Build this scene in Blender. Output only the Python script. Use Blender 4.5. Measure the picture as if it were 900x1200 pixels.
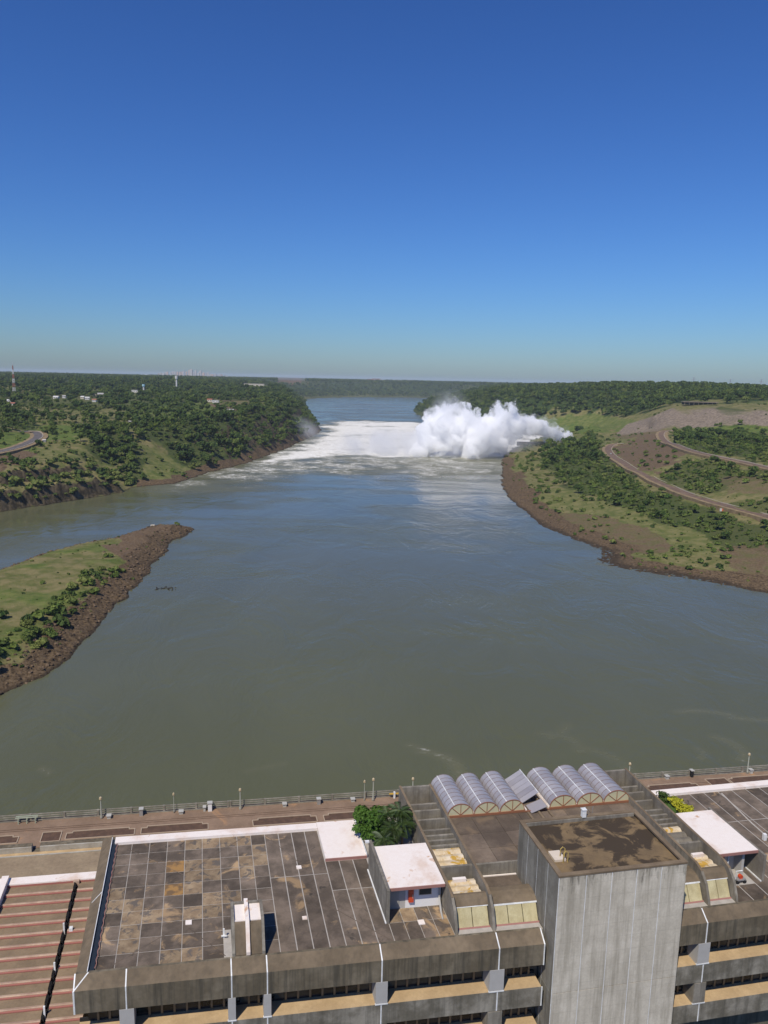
import bpy, bmesh, math, random
import numpy as np
from mathutils import Vector, Matrix
random.seed(7)
sc = bpy.context.scene
for o in list(bpy.data.objects):
    bpy.data.objects.remove(o)
COL = sc.collection
R = math.radians

# ------------------------------------------------------------------ camera, sky, sun, exposure
CAM_H = 118.0                       # metres above the river
PITCH = math.atan(156.0 / 890.0)
ROLL = R(1.25)
cam_d = bpy.data.cameras.new('camera')
cam = bpy.data.objects.new('camera', cam_d)
COL.objects.link(cam)
cam_d.sensor_fit = 'VERTICAL'
cam_d.sensor_height = 36.0
cam_d.sensor_width = 27.0
cam_d.lens = 890.0 / 1200.0 * 36.0
cam_d.clip_start = 1.0
cam_d.clip_end = 120000.0
cam.location = (0, 0, CAM_H)
cam.rotation_mode = 'QUATERNION'
cam.rotation_quaternion = (Matrix.Rotation(R(90) - PITCH, 4, 'X') @ Matrix.Rotation(ROLL, 4, 'Z')).to_quaternion()
sc.camera = cam

SUN_ELEV = R(55.0)
SUN_AZ = R(64.0)                    # light travels towards +X turned this much to +Y
sun_from = Vector((-math.cos(SUN_AZ) * math.cos(SUN_ELEV), -math.sin(SUN_AZ) * math.cos(SUN_ELEV), math.sin(SUN_ELEV)))
sun_d = bpy.data.lights.new('sun', 'SUN')
sun_d.energy = 4.2
sun_d.angle = R(0.55)
sun_d.color = (1.0, 0.93, 0.81)
sun = bpy.data.objects.new('sun', sun_d)
COL.objects.link(sun)
sun.location = sun_from * 600
sun.rotation_euler = sun_from.to_track_quat('Z', 'Y').to_euler()

world = bpy.data.worlds.new('World')
sc.world = world
world.use_nodes = True
wn = world.node_tree.nodes
wl = world.node_tree.links
wn.clear()
w_out = wn.new('ShaderNodeOutputWorld')
w_bg = wn.new('ShaderNodeBackground')
w_sky = wn.new('ShaderNodeTexSky')
w_sky.sky_type = 'NISHITA'
w_sky.sun_disc = False
w_sky.sun_elevation = SUN_ELEV
w_sky.sun_rotation = math.atan2(sun_from.x, sun_from.y)
w_sky.altitude = 1000.0
w_sky.air_density = 1.4
w_sky.dust_density = 1.0
w_sky.ozone_density = 10.0
w_bg.inputs['Strength'].default_value = 0.1
w_tint = wn.new('ShaderNodeMix'); w_tint.data_type = 'RGBA'; w_tint.blend_type = 'MULTIPLY'
w_tint.inputs[0].default_value = 1.0
w_tint.inputs[7].default_value = (0.376, 0.463, 0.605, 1)     # white balance of the sky as photographed
w_gam = wn.new('ShaderNodeGamma'); w_gam.inputs['Gamma'].default_value = 1.3     # contrast of the sky as photographed
wl.new(w_sky.outputs['Color'], w_gam.inputs['Color'])
wl.new(w_gam.outputs['Color'], w_tint.inputs[6])
wl.new(w_tint.outputs[2], w_bg.inputs['Color'])
wl.new(w_bg.outputs['Background'], w_out.inputs['Surface'])

vs = sc.view_settings
vs.view_transform = 'Standard'
vs.look = 'None'
vs.exposure = 0.0
vs.gamma = 1.0
vs.use_curve_mapping = False
sc.cycles.use_denoising = True
sc.cycles.max_bounces = 36
sc.cycles.diffuse_bounces = 3
sc.cycles.glossy_bounces = 3
sc.cycles.transparent_max_bounces = 8
sc.cycles.volume_bounces = 36

# ------------------------------------------------------------------ helpers
_F, _cp, _sp, _cr, _sr = 890.0, math.cos(PITCH), math.sin(PITCH), math.cos(ROLL), math.sin(ROLL)

def sight(px, py):
    u = (px - 450.0) / _F
    v = (600.0 - py) / _F
    uu = u * _cr - v * _sr
    vv = u * _sr + v * _cr
    return uu, _cp + vv * _sp, -_sp + vv * _cp

def ground(px, py, z=0.0):
    """world point of a place surveyed in the photograph, at height z"""
    a, b, c = sight(px, py)
    t = (z - CAM_H) / c
    return a * t, b * t

def at_depth(px, py, y):
    a, b, c = sight(px, py)
    t = y / b
    return Vector((a * t, y, CAM_H + c * t))

def survey(x, y, z):
    """inverse of ground(): used to look up which ground cover grows at a place"""
    f = y * _cp - (z - CAM_H) * _sp
    vv = (y * _sp + (z - CAM_H) * _cp) / f
    uu = x / f
    return 450 + (uu * _cr + vv * _sr) * _F, 600 - (-uu * _sr + vv * _cr) * _F

YB, YV = R(9.3), R(13.6)
def W(u, v, z):
    """powerhouse plan: u along the facade, v downstream, z above the river"""
    v = v + 0.035 * max(0.0, u - 16.0) * (1.0 if v < 40 else 0.0)
    return Vector((u * math.cos(YB) - v * math.sin(YV), 60.0 + u * math.sin(YB) + v * math.cos(YV), z))

BASE = {}
def thing(name, label, cat, loc, group=None, kind=None):
    o = bpy.data.objects.new(name, None)
    o.empty_display_size = 0.5
    COL.objects.link(o)
    o.location = loc
    o['label'] = label
    o['category'] = cat
    if group: o['group'] = group
    if kind: o['kind'] = kind
    BASE[o] = Vector(loc)
    return o

def tag(o, label, cat=None, group=None, kind=None):
    o['label'] = label
    if cat: o['category'] = cat
    if group: o['group'] = group
    if kind: o['kind'] = kind
    return o

def mk(name, V, F, mat, parent=None, smooth=False, origin=None):
    """one mesh object from world-space vertices"""
    if parent is not None:
        b = BASE[parent]
    else:
        b = Vector(origin) if origin is not None else Vector((0, 0, 0))
    me = bpy.data.meshes.new(name)
    me.from_pydata([(p[0] - b.x, p[1] - b.y, p[2] - b.z) for p in V], [], F)
    (me.materials.append(mat) if mat else None)
    if smooth:
        me.polygons.foreach_set('use_smooth', [True] * len(me.polygons))
    me.update()
    o = bpy.data.objects.new(name, me)
    COL.objects.link(o)
    if parent is not None:
        o.parent = parent
    else:
        o.location = b
    BASE[o] = b
    return o

BOXF = [(0, 3, 2, 1), (4, 5, 6, 7), (0, 1, 5, 4), (1, 2, 6, 5), (2, 3, 7, 6), (3, 0, 4, 7)]
def boxv(u0, u1, v0, v1, z0, z1):
    return [W(u0, v0, z0), W(u1, v0, z0), W(u1, v1, z0), W(u0, v1, z0), W(u0, v0, z1), W(u1, v0, z1), W(u1, v1, z1), W(u0, v1, z1)]
def box(name, u0, u1, v0, v1, z0, z1, mat, parent=None, origin=None):
    return mk(name, boxv(u0, u1, v0, v1, z0, z1), BOXF, mat, parent, origin=origin)
def multi(name, boxes, mat, parent=None, origin=None):
    V, F = [], []
    for b in boxes:
        n = len(V)
        V += boxv(*b)
        F += [tuple(i + n for i in f) for f in BOXF]
    return mk(name, V, F, mat, parent, origin=origin)
def prism_u(name, prof, u0, u1, mat, parent=None, origin=None, smooth=False):
    """profile of (v, z) points extruded along u"""
    n = len(prof)
    V = [W(u0, v, z) for v, z in prof] + [W(u1, v, z) for v, z in prof]
    F = [tuple(range(n - 1, -1, -1)), tuple(range(n, 2 * n))] + [(i, (i + 1) % n, n + (i + 1) % n, n + i) for i in range(n)]
    return mk(name, V, F, mat, parent, origin=origin, smooth=smooth)
def prism_v(name, prof, v0, v1, mat, parent=None, origin=None):
    """profile of (u, z) points extruded along v"""
    n = len(prof)
    V = [W(u, v0, z) for u, z in prof] + [W(u, v1, z) for u, z in prof]
    F = [tuple(range(n)), tuple(range(2 * n - 1, n - 1, -1))] + [(i, n + i, n + (i + 1) % n, (i + 1) % n) for i in range(n)]
    return mk(name, V, F, mat, parent, origin=origin)
def tube(pts, rad, n=6):
    """vertices and faces of a tube through world points, radius per point"""
    V, F = [], []
    pts = [Vector(p) for p in pts]
    rr = rad if isinstance(rad, (list, tuple)) else [rad] * len(pts)
    for i, p in enumerate(pts):
        d = (pts[min(i + 1, len(pts) - 1)] - pts[max(i - 1, 0)]).normalized()
        a = d.orthogonal().normalized() if i == 0 else (a - d * a.dot(d)).normalized()
        b = d.cross(a)
        for k in range(n):
            t = 2 * math.pi * k / n
            V.append(p + (a * math.cos(t) + b * math.sin(t)) * rr[i])
    for i in range(len(pts) - 1):
        for k in range(n):
            F.append((i * n + k, i * n + (k + 1) % n, (i + 1) * n + (k + 1) % n, (i + 1) * n + k))
    F.append(tuple(range(n - 1, -1, -1)))
    F.append(tuple((len(pts) - 1) * n + k for k in range(n)))
    return V, F
def join(parts):
    V, F = [], []
    for v, f in parts:
        n = len(V)
        V += list(v)
        F += [tuple(i + n for i in q) for q in f]
    return V, F
def wbox(cx, cy, z0, sx, sy, h, rz=0.0):
    c, s = math.cos(rz), math.sin(rz)
    V = []
    for z in (z0, z0 + h):
        for a, b in ((-1, -1), (1, -1), (1, 1), (-1, 1)):
            x, y = a * sx / 2, b * sy / 2
            V.append((cx + x * c - y * s, cy + x * s + y * c, z))
    return V, list(BOXF)

# ------------------------------------------------------------------ materials
def newmat(name):
    m = bpy.data.materials.new(name)
    m.use_nodes = True
    nt = m.node_tree
    b = nt.nodes['Principled BSDF']
    return m, nt, b
def N(nt, t, **k):
    n = nt.nodes.new(t)
    for a, v in k.items():
        setattr(n, a, v)
    return n
def math_n(nt, op, a, b=None, clamp=False):
    n = N(nt, 'ShaderNodeMath', operation=op, use_clamp=clamp)
    for i, x in enumerate((a, b)):
        if x is None: continue
        if isinstance(x, (int, float)): n.inputs[i].default_value = x
        else: nt.links.new(x, n.inputs[i])
    return n.outputs[0]
def noise_n(nt, vec, scale, detail=4, rough=0.55, dist=0.0):
    n = N(nt, 'ShaderNodeTexNoise')
    n.inputs['Scale'].default_value = scale
    n.inputs['Detail'].default_value = detail
    n.inputs['Roughness'].default_value = rough
    n.inputs['Distortion'].default_value = dist
    nt.links.new(vec, n.inputs['Vector'])
    return n.outputs['Fac']
def ramp_n(nt, fac, lo, hi):
    n = N(nt, 'ShaderNodeMapRange')
    n.interpolation_type = 'SMOOTHSTEP'
    nt.links.new(fac, n.inputs['Value'])
    n.inputs['From Min'].default_value = lo
    n.inputs['From Max'].default_value = hi
    return n.outputs['Result']
def mix_n(nt, fac, a, b, blend='MIX'):
    n = N(nt, 'ShaderNodeMix', data_type='RGBA', blend_type=blend)
    if isinstance(fac, (int, float)): n.inputs[0].default_value = fac
    else: nt.links.new(fac, n.inputs[0])
    for i, x in ((6, a), (7, b)):
        if isinstance(x, tuple): n.inputs[i].default_value = (x[0], x[1], x[2], 1)
        else: nt.links.new(x, n.inputs[i])
    return n.outputs[2]
def pos_n(nt, scale=(1, 1, 1)):
    g = N(nt, 'ShaderNodeNewGeometry')
    m = N(nt, 'ShaderNodeMapping')
    m.inputs['Scale'].default_value = scale
    nt.links.new(g.outputs['Position'], m.inputs['Vector'])
    return m.outputs['Vector']
def bump_n(nt, h, strength, dist=0.1):
    n = N(nt, 'ShaderNodeBump')
    n.inputs['Strength'].default_value = strength
    n.inputs['Distance'].default_value = dist
    nt.links.new(h, n.inputs['Height'])
    return n.outputs['Normal']

def weathered(name, base, dark, scale=0.6, rough=0.85, streak=0.0, streak_col=None, rnd=0.0, patch=None, bump=0.25, lo=0.35, hi=0.7):
    """mottled weathered surface; streak = vertical run-off marks; patch = (colour, scale, lo, hi) lichen or worn coating; rnd = tone per piece"""
    m, nt, b = newmat(name)
    p = pos_n(nt)
    n1 = noise_n(nt, p, scale, 6, 0.62)
    c = mix_n(nt, ramp_n(nt, n1, lo, hi), dark, base)
    fine = noise_n(nt, p, scale * 9, 4, 0.6)
    c = mix_n(nt, 0.35, c, mix_n(nt, fine, (0.25, 0.25, 0.25), (0.8, 0.8, 0.8)), 'OVERLAY')
    if streak:
        sv = pos_n(nt, (1.6, 1.6, 0.09))
        s1 = noise_n(nt, sv, 1.0, 5, 0.65)
        c = mix_n(nt, math_n(nt, 'MULTIPLY', ramp_n(nt, s1, 0.42, 0.68), streak), c, streak_col or (0.05, 0.045, 0.035))
    if patch:
        for pc, ps, pl, ph in (patch if isinstance(patch, list) else [patch]):
            n2 = noise_n(nt, p, ps, 5, 0.62, 0.6)
            c = mix_n(nt, ramp_n(nt, n2, pl, ph), c, pc)
    if rnd:
        oi = N(nt, 'ShaderNodeObjectInfo')
        v = math_n(nt, 'MULTIPLY_ADD', oi.outputs['Random'], 2 * rnd)
        v.node.inputs[2].default_value = 1 - rnd
        hs = N(nt, 'ShaderNodeHueSaturation')
        nt.links.new(v, hs.inputs['Value'])
        nt.links.new(c, hs.inputs['Color'])
        c = hs.outputs['Color']
    nt.links.new(c, b.inputs['Base Color'])
    b.inputs['Roughness'].default_value = rough
    b.inputs['Specular IOR Level'].default_value = 0.25
    if bump:
        nt.links.new(bump_n(nt, fine, bump, 0.05), b.inputs['Normal'])
    return m
def plain(name, col, rough=0.6, metal=0.0, var=0.12, scale=1.5):
    m, nt, b = newmat(name)
    p = pos_n(nt)
    f = noise_n(nt, p, scale, 4, 0.6)
    c = mix_n(nt, f, tuple(x * (1 - var) for x in col), tuple(min(1, x * (1 + var)) for x in col))
    nt.links.new(c, b.inputs['Base Color'])
    b.inputs['Roughness'].default_value = rough
    b.inputs['Metallic'].default_value = metal
    return m

# ------------------------------------------------------------------ terrain model (numpy)
_rng = np.random.RandomState(11)
_perm = _rng.permutation(256)
_perm = np.concatenate([_perm, _perm])
_grad = np.array([(math.cos(a), math.sin(a)) for a in np.linspace(0, 2 * math.pi, 16, endpoint=False)])
def perlin(x, y):
    xi = np.floor(x).astype(int); yi = np.floor(y).astype(int)
    xf = x - xi; yf = y - yi
    xi &= 255; yi &= 255
    u = xf * xf * xf * (xf * (xf * 6 - 15) + 10); v = yf * yf * yf * (yf * (yf * 6 - 15) + 10)
    def g(ix, iy, dx, dy):
        h = _perm[_perm[ix & 255] + (iy & 255)] & 15
        return _grad[h, 0] * dx + _grad[h, 1] * dy
    a = g(xi, yi, xf, yf); b = g(xi + 1, yi, xf - 1, yf)
    c = g(xi, yi + 1, xf, yf - 1); d = g(xi + 1, yi + 1, xf - 1, yf - 1)
    return (a + u * (b - a) + v * ((c + u * (d - c)) - (a + u * (b - a)))) * 1.5
def fbm(x, y, size, octv=4, seed=0.0, gain=0.5):
    s = 0.0; amp = 1.0; f = 1.0 / size; t = 0.0
    for k in range(octv):
        s = s + amp * perlin(x * f + 17.3 * seed + 5.1 * k, y * f - 9.7 * seed + 3.3 * k)
        t += amp; amp *= gain; f *= 2.03
    return s / t
def sstep(a, b, x):
    t = np.clip((x - a) / (b - a), 0, 1)
    return t * t * (3 - 2 * t)
def sdist(x, y, poly):
    """signed distance to a polygon, positive inside"""
    P = np.array(poly, float)
    Q = np.roll(P, -1, 0)
    d = np.full(x.shape, 1e18)
    ins = np.zeros(x.shape, bool)
    for (ax, ay), (bx, by) in zip(P, Q):
        ex, ey = bx - ax, by - ay
        t = np.clip(((x - ax) * ex + (y - ay) * ey) / (ex * ex + ey * ey + 1e-12), 0, 1)
        d = np.minimum(d, (x - ax - t * ex) ** 2 + (y - ay - t * ey) ** 2)
        c = ((ay > y) != (by > y)) & (x < (bx - ax) * (y - ay) / (by - ay + 1e-12) + ax)
        ins ^= c
    return np.where(ins, 1, -1) * np.sqrt(d)
def inpoly(x, y, poly):
    P = np.array(poly, float); Q = np.roll(P, -1, 0)
    ins = np.zeros(x.shape, bool)
    for (ax, ay), (bx, by) in zip(P, Q):
        ins ^= ((ay > y) != (by > y)) & (x < (bx - ax) * (y - ay) / (by - ay + 1e-12) + ax)
    return ins

RIVER = [(-900, 140), ground(-170, 628), ground(-60, 606)] + [ground(*p) for p in (
    (0, 600), (40, 594), (83, 587), (120, 581), (143, 577), (157, 571), (180, 569), (205, 567), (220, 562), (233, 557), (255, 551), (280, 545), (300, 539),
    (320, 531), (335, 526), (347, 520), (360, 514), (372, 508), (376, 504), (369, 497), (364, 487), (361, 479), (358, 473), (352, 468), (375, 466.3), (420, 465.3), (467, 465.5), (515, 466.5), (540, 468.5),
    (500, 477), (484, 480.5), (490, 486), (520, 494), (560, 504), (600, 508), (640, 511), (668, 513.5),
    (650, 521), (625, 523), (605, 526), (594, 531), (588, 539), (589, 553), (588, 572), (600, 586), (618, 602), (636, 616), (662, 628), (688, 638), (706, 645), (701, 655),
    (706, 661), (735, 668), (768, 673), (800, 677), (840, 684), (870, 690), (900, 696), (960, 712), (1040, 738))] + [(420, 260), (900, 160), (900, -400), (-900, -400)]
PENIN = [ground(*p) for p in ((228, 620, 0), (215, 617, 1), (180, 615.5, 2), (150, 619, 5), (120, 625, 7), (90, 628, 8), (60, 635, 8), (33, 644, 7), (0, 662, 4), (-80, 690, 3), (-200, 730, 2))]
PENIN += [ground(*p) for p in ((-260, 930), (-120, 868), (-50, 835), (0, 815), (33, 800), (50, 793), (67, 782), (87, 767), (95, 755), (110, 740), (120, 726), (130, 715), (138, 706), (147, 702), (152, 692), (160, 687), (167, 678), (175, 672), (177, 663), (190, 650), (197, 645), (196, 638), (205, 632), (220, 627))]

# heights surveyed inland: (px, py, z)
CTRL = [(-150, 560, 36), (-150, 520, 44), (0, 556, 28), (0, 545, 34), (45, 548, 30), (0, 531, 38), (24, 524, 40), (46, 515, 42), (36, 507, 44), (90, 541, 34), (90, 550, 26), (120, 545, 33), (140, 553, 24), (150, 560, 14), (165, 550, 22), (160, 520, 41),
        (100, 512, 44), (60, 495, 50), (0, 500, 52), (0, 480, 60), (100, 490, 51), (150, 492, 50), (190, 500, 49), (210, 530, 30), (240, 515, 42), (240, 490, 52), (280, 500, 50), (280, 480, 56), (230, 475, 58), (150, 474, 60), (60, 470, 63), (0, 465, 66), (310, 495, 52), (345, 483, 54), (366, 487, 40), (340, 470, 62), (300, 465, 66),
        (200, 460, 70), (100, 458, 72), (0, 455, 76), (-100, 455, 80), (300, 455, 78), (340, 458, 70), (400, 456, 60), (450, 455, 62), (500, 456, 65), (440, 449, 85), (350, 447, 88), (200, 447, 88), (60, 446, 86), (550, 452, 88),
        (505, 476, 26), (530, 470, 0, 2300), (560, 465, 0, 2100), (600, 470, 0, 1900), (640, 470, 0, 1900), (640, 457, 0, 2400), (700, 456.3, 0, 2200), (760, 456.2, 0, 2100), (830, 458, 0, 2050), (900, 461.5, 0, 2000), (1000, 465.5, 0, 2000), (600, 455.2, 0, 2600),
        (690, 482, 0, 1600), (740, 470, 0, 1800), (660, 497, 32), (640, 503, 22), (700, 505, 22), (700, 492, 42), (720, 510, 24), (600, 497, 25), (570, 485, 50), (620, 488, 50),
        (790, 479, 0, 1450), (840, 479, 0, 1400), (900, 481, 0, 1350), (1000, 488, 0, 1350), (765, 487, 0, 1450), (790, 475, 0, 1550), (840, 474, 0, 1500), (900, 476, 0, 1450),
        (760, 508, 32), (690, 513, 22), (755, 504, 0, 1360), (800, 502, 0, 1330), (850, 500, 0, 1290), (900, 501, 0, 1240), (820, 507, 46), (860, 510, 46), (900, 512, 46), (1000, 522, 46),
        (770, 511, 40), (790, 522, 42), (812, 531, 43), (840, 536, 43), (870, 542, 42), (900, 549, 41), (1000, 570, 42), (840, 522, 48), (900, 527, 49),
        (712, 526, 22), (720, 538, 22), (740, 551, 21), (765, 564, 20), (800, 580, 19), (850, 597, 18), (900, 608, 18), (1000, 640, 20), (740, 535, 28), (770, 545, 31), (820, 560, 30), (870, 575, 30), (900, 585, 29),
        (613, 517, 17), (640, 518, 18), (670, 520, 19), (600, 527, 12), (650, 545, 15), (690, 560, 14), (640, 575, 9), (700, 600, 8), (750, 600, 12), (780, 630, 7), (850, 640, 8), (900, 650, 9), (620, 560, 10), (720, 570, 16), (1000, 690, 12)]
_cx = []; _cz = []
for ct in CTRL:
    px, py, z = ct[:3]
    if len(ct) > 3:
        q = sight(px, py); z = CAM_H + q[2] / math.hypot(q[0], q[1]) * ct[3]
    x, y = ground(px, py, z)
    _cx.append((math.atan2(x, y) * 4.0, math.log(math.hypot(x, y)) * 1.6)); _cz.append(z)
for az in np.linspace(-1.2, 1.2, 13):
    for dd, z in ((9000, 84), (16000, 92), (30000, 94), (60000, 94)):
        _cx.append((az * 4.0, math.log(dd) * 1.6)); _cz.append(z)
_cx = np.array(_cx); _cz = np.array(_cz, float)
def _solve(vals):
    D = np.sqrt(((_cx[:, None] - _cx[None]) ** 2).sum(-1))
    A = np.block([[D - np.eye(len(D)) * 0.004, np.ones((len(D), 1))], [np.ones((1, len(D))), np.zeros((1, 1))]])
    return np.linalg.solve(A, np.append(vals, 0))
_wz = _solve(_cz)
def rbf(x, y):
    qa = np.arctan2(x, y) * 4.0; qd = np.log(np.maximum(np.hypot(x, y), 50.0)) * 1.6
    out = np.full(x.shape, _wz[-1])
    for (a, d), w in zip(_cx, _wz[:-1]):
        out = out + w * np.sqrt((qa - a) ** 2 + (qd - d) ** 2)
    return out
# steepness of the bank just behind the waterline
_SL = [(0, 600, 1.5), (83, 587, 1.4), (135, 579, 1.1), (160, 571, 0.22), (200, 568, 0.22), (235, 557, 0.3), (280, 545, 0.7), (320, 531, 0.9), (347, 520, 1.0), (372, 508, 1.0), (362, 480, 0.8), (420, 465, 0.05), (500, 477, .4), (600, 508, .5),
       (594, 533, 0.6), (588, 572, 0.45), (636, 616, 0.16), (700, 645, 0.14), (768, 673, 0.14), (840, 684, 0.2), (900, 696, 0.25), (1040, 738, 0.3)]
_sp_xy = np.array([ground(a, b) for a, b, c in _SL]); _sp_v = np.array([c for a, b, c in _SL])
def bank_slope(x, y):
    num = 0.0; den = 0.0
    for (a, b), s in zip(_sp_xy, _sp_v):
        w = 1.0 / ((x - a) ** 2 + (y - b) ** 2 + 400.0) ** 1.5
        num = num + w * s; den = den + w
    return num / den
def terrain(x, y, detail=True):
    """height, distance from the waterline (positive on land), peninsula mask"""
    x = np.asarray(x, float); y = np.asarray(y, float)
    dist = np.hypot(x, y)
    jit = fbm(x, y, 26.0, 3, 2.0) * 5.0 * sstep(200, 500, dist) + fbm(x, y, 7.0, 2, 5.0) * 1.6
    dr = -sdist(x, y, RIVER) + jit * np.clip(dist / 700.0, 0.5, 1.6)
    dp = sdist(x, y, PENIN) + jit * 0.6
    d = np.maximum(dr, dp)
    pen = dp > dr
    base = rbf(x, y)
    base = base + fbm(x, y, 1400.0, 3, 1.0) * 10.0 * sstep(2500, 7000, dist) + fbm(x, y, 120.0, 3, 4.0) * 1.5
    base = base + fbm(x, y, 260.0, 3, 12.0) * 9.0 * sstep(1500, 1900, dist) * (x > 0)
    base = np.maximum(base, 2.0)
    sl = bank_slope(x, y)
    # two-tier cliff on the left bank
    cl = sstep(0.85, 1.2, sl) * (x < -150) * (dist < 1000)
    prof = sl * d
    tier = np.where(d < 9, d * 1.75, np.where(d < 26, 15.75 + (d - 9) * 0.22, 19.5 + (d - 26) * 1.5))
    prof = prof * (1 - cl) + np.maximum(tier, -20) * cl
    land = np.minimum(base, prof + 0.4)
    k = 3.0
    land = -np.log(np.exp(-np.clip(base, -60, 90) / k) + np.exp(-np.clip(prof + 0.4, -60, 90) / k)) * k
    land = np.where(prof > base + 25, base, land)
    pz = 8.2 + fbm(x, y, 60.0, 3, 8.0) * 1.5 - 2.5 * sstep(420, 560, y)
    pprof = dp * 0.42 + 0.3
    pland = -np.log(np.exp(-np.clip(pz, -60, 60)) + np.exp(-np.clip(pprof, -60, 60)))
    h = np.where(pen, pland, land)
    h = np.where(d < 0, np.maximum(d * 0.35, -7.0), np.maximum(h, 0.02 + np.minimum(d, 20) * 0.02))
    if detail:
        steep = np.clip((sl - 0.3) / 0.8, 0, 1) * sstep(0, 4, d) * (1 - sstep(30, 60, d)) * (1 - pen)
        h = h + steep * (np.abs(fbm(x, y, 9.0, 4, 3.0)) * 7.0 - 1.6)
        rocky = sstep(-1, 3, d) * (1 - sstep(16, 30, d)) * (pen | (sl < 0.5)) * (dist < 1600)
        h = h + rocky * fbm(x, y, 3.4, 3, 6.0, 0.6) * (0.9 + 0.4 * pen)
        h = h + fbm(x, y, 18.0, 3, 9.0) * 0.7 * sstep(2, 25, d)
    return h, d, pen
def land_hit(px, py):
    """first point of the terrain along a surveyed line of sight"""
    a, b, c = sight(px, py)
    t = np.exp(np.linspace(math.log(220), math.log(40000), 1600))
    h, d, p = terrain(a * t, b * t, False)
    z = CAM_H + c * t
    i = np.argmax(np.maximum(h, 0) >= z)
    if not (np.maximum(h, 0) >= z).any():
        i = len(t) - 1
    return Vector((a * t[i], b * t[i], max(h[i], 0)))
def hgt(x, y):
    h, d, p = terrain(np.array([x]), np.array([y]))
    return float(h[0])

# ground cover classes, surveyed
WOODS = [  # dense woods: (polygon, density)
    ([(98, 508), (118, 496), (140, 500), (160, 518), (172, 540), (170, 560), (158, 570), (148, 566), (140, 545), (118, 535), (104, 522)], 0.72),
    ([(150, 497), (190, 490), (232, 492), (262, 488), (285, 482), (310, 478), (340, 470), (365, 475), (374, 495), (368, 507), (345, 517), (318, 528), (285, 540), (255, 546), (225, 548), (205, 540), (190, 520), (165, 508)], 0.82),
    ([(-60, 462), (0, 460), (80, 455), (240, 450), (262, 462), (245, 473), (170, 484), (140, 480), (80, 478), (0, 479), (-60, 480)], 0.5),
    ([(-60, 482), (35, 482), (42, 496), (36, 506), (10, 500), (-60, 505)], 0.75),
    ([(262, 456), (300, 455), (360, 458), (366, 470), (340, 474), (300, 470), (262, 470)], 0.9),
    ([(498, 454), (560, 451), (640, 449), (760, 448), (905, 452), (960, 460), (905, 470), (800, 471), (770, 478), (740, 487), (720, 484), (690, 482), (650, 480), (630, 490), (600, 500), (560, 500), (505, 488), (485, 480)], 0.97),
    ([(640, 525), (700, 512), (706, 532), (722, 548), (760, 574), (800, 590), (840, 604), (900, 618), (960, 640), (960, 660), (900, 648), (850, 640), (800, 622), (760, 606), (715, 588), (670, 572), (645, 555), (632, 540)], 0.7),
    ([(786, 505), (800, 507), (835, 512), (860, 505), (905, 508), (960, 520), (960, 548), (905, 541), (850, 536), (815, 528), (790, 517)], 0.75),
    ([(775, 492), (800, 486), (835, 478), (870, 480), (892, 488), (890, 496), (840, 498), (800, 498), (778, 503)], 0.7),
    ([(783, 550), (805, 540), (835, 540), (870, 548), (960, 565), (960, 580), (880, 562), (850, 570), (830, 580), (800, 575), (782, 565)], 0.6),
    ([(840, 592), (880, 585), (960, 590), (960, 625), (890, 600)], 0.55),
]
GRASSY = [([(-60, 505), (40, 506), (62, 498), (95, 500), (105, 512), (60, 515), (40, 525), (-60, 545)], 1.0),
          ([(150, 470), (262, 470), (262, 487), (232, 490), (190, 488), (150, 492)], .9),
          ([(165, 520), (200, 535), (225, 550), (210, 562), (170, 562), (160, 550)], .45),
          ([(620, 492), (690, 484), (745, 492), (735, 502), (690, 508), (640, 504)], .7),
          ([(800, 500), (905, 497), (905, 508), (830, 512), (800, 506)], 1.0)]
SOILY = [([(120, 640), (150, 618), (180, 612), (232, 612), (232, 630), (180, 665), (150, 660)], .8),
         ([(715, 522), (770, 508), (800, 530), (795, 548), (770, 556), (735, 545)], .6),
         ([(720, 505), (790, 497), (790, 504), (765, 512), (720, 515)], .5),
         ([(-60, 535), (35, 528), (45, 533), (20, 545), (-60, 556)], 1.0),
         ([(240, 473), (300, 470), (300, 480), (262, 482)], .7),
         ([(325, 443), (358, 443), (358, 450), (325, 450)], .9),
         
         ([(840, 558), (905, 560), (905, 582), (850, 580)], .45),
         ([(620, 600), (690, 600), (760, 618), (790, 640), (740, 655), (690, 640), (640, 612)], .5),
         ([(840, 645), (905, 640), (905, 690), (860, 668)], .5)]
ROAD_LINES = {
    'lower': [(1010, 640), (950, 624), (900, 608), (850, 597), (800, 580), (765, 564), (740, 551), (722, 539), (712, 530), (713, 524), (722, 521), (733, 520)],
    'upper': [(930, 556), (870, 542), (840, 537), (812, 531), (790, 522), (774, 513), (775, 507), (786, 505)],
    'left': [(-60, 541), (0, 531), (24, 524), (40, 517), (46, 512), (43, 508), (36, 506), (26, 507)],
}

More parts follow.
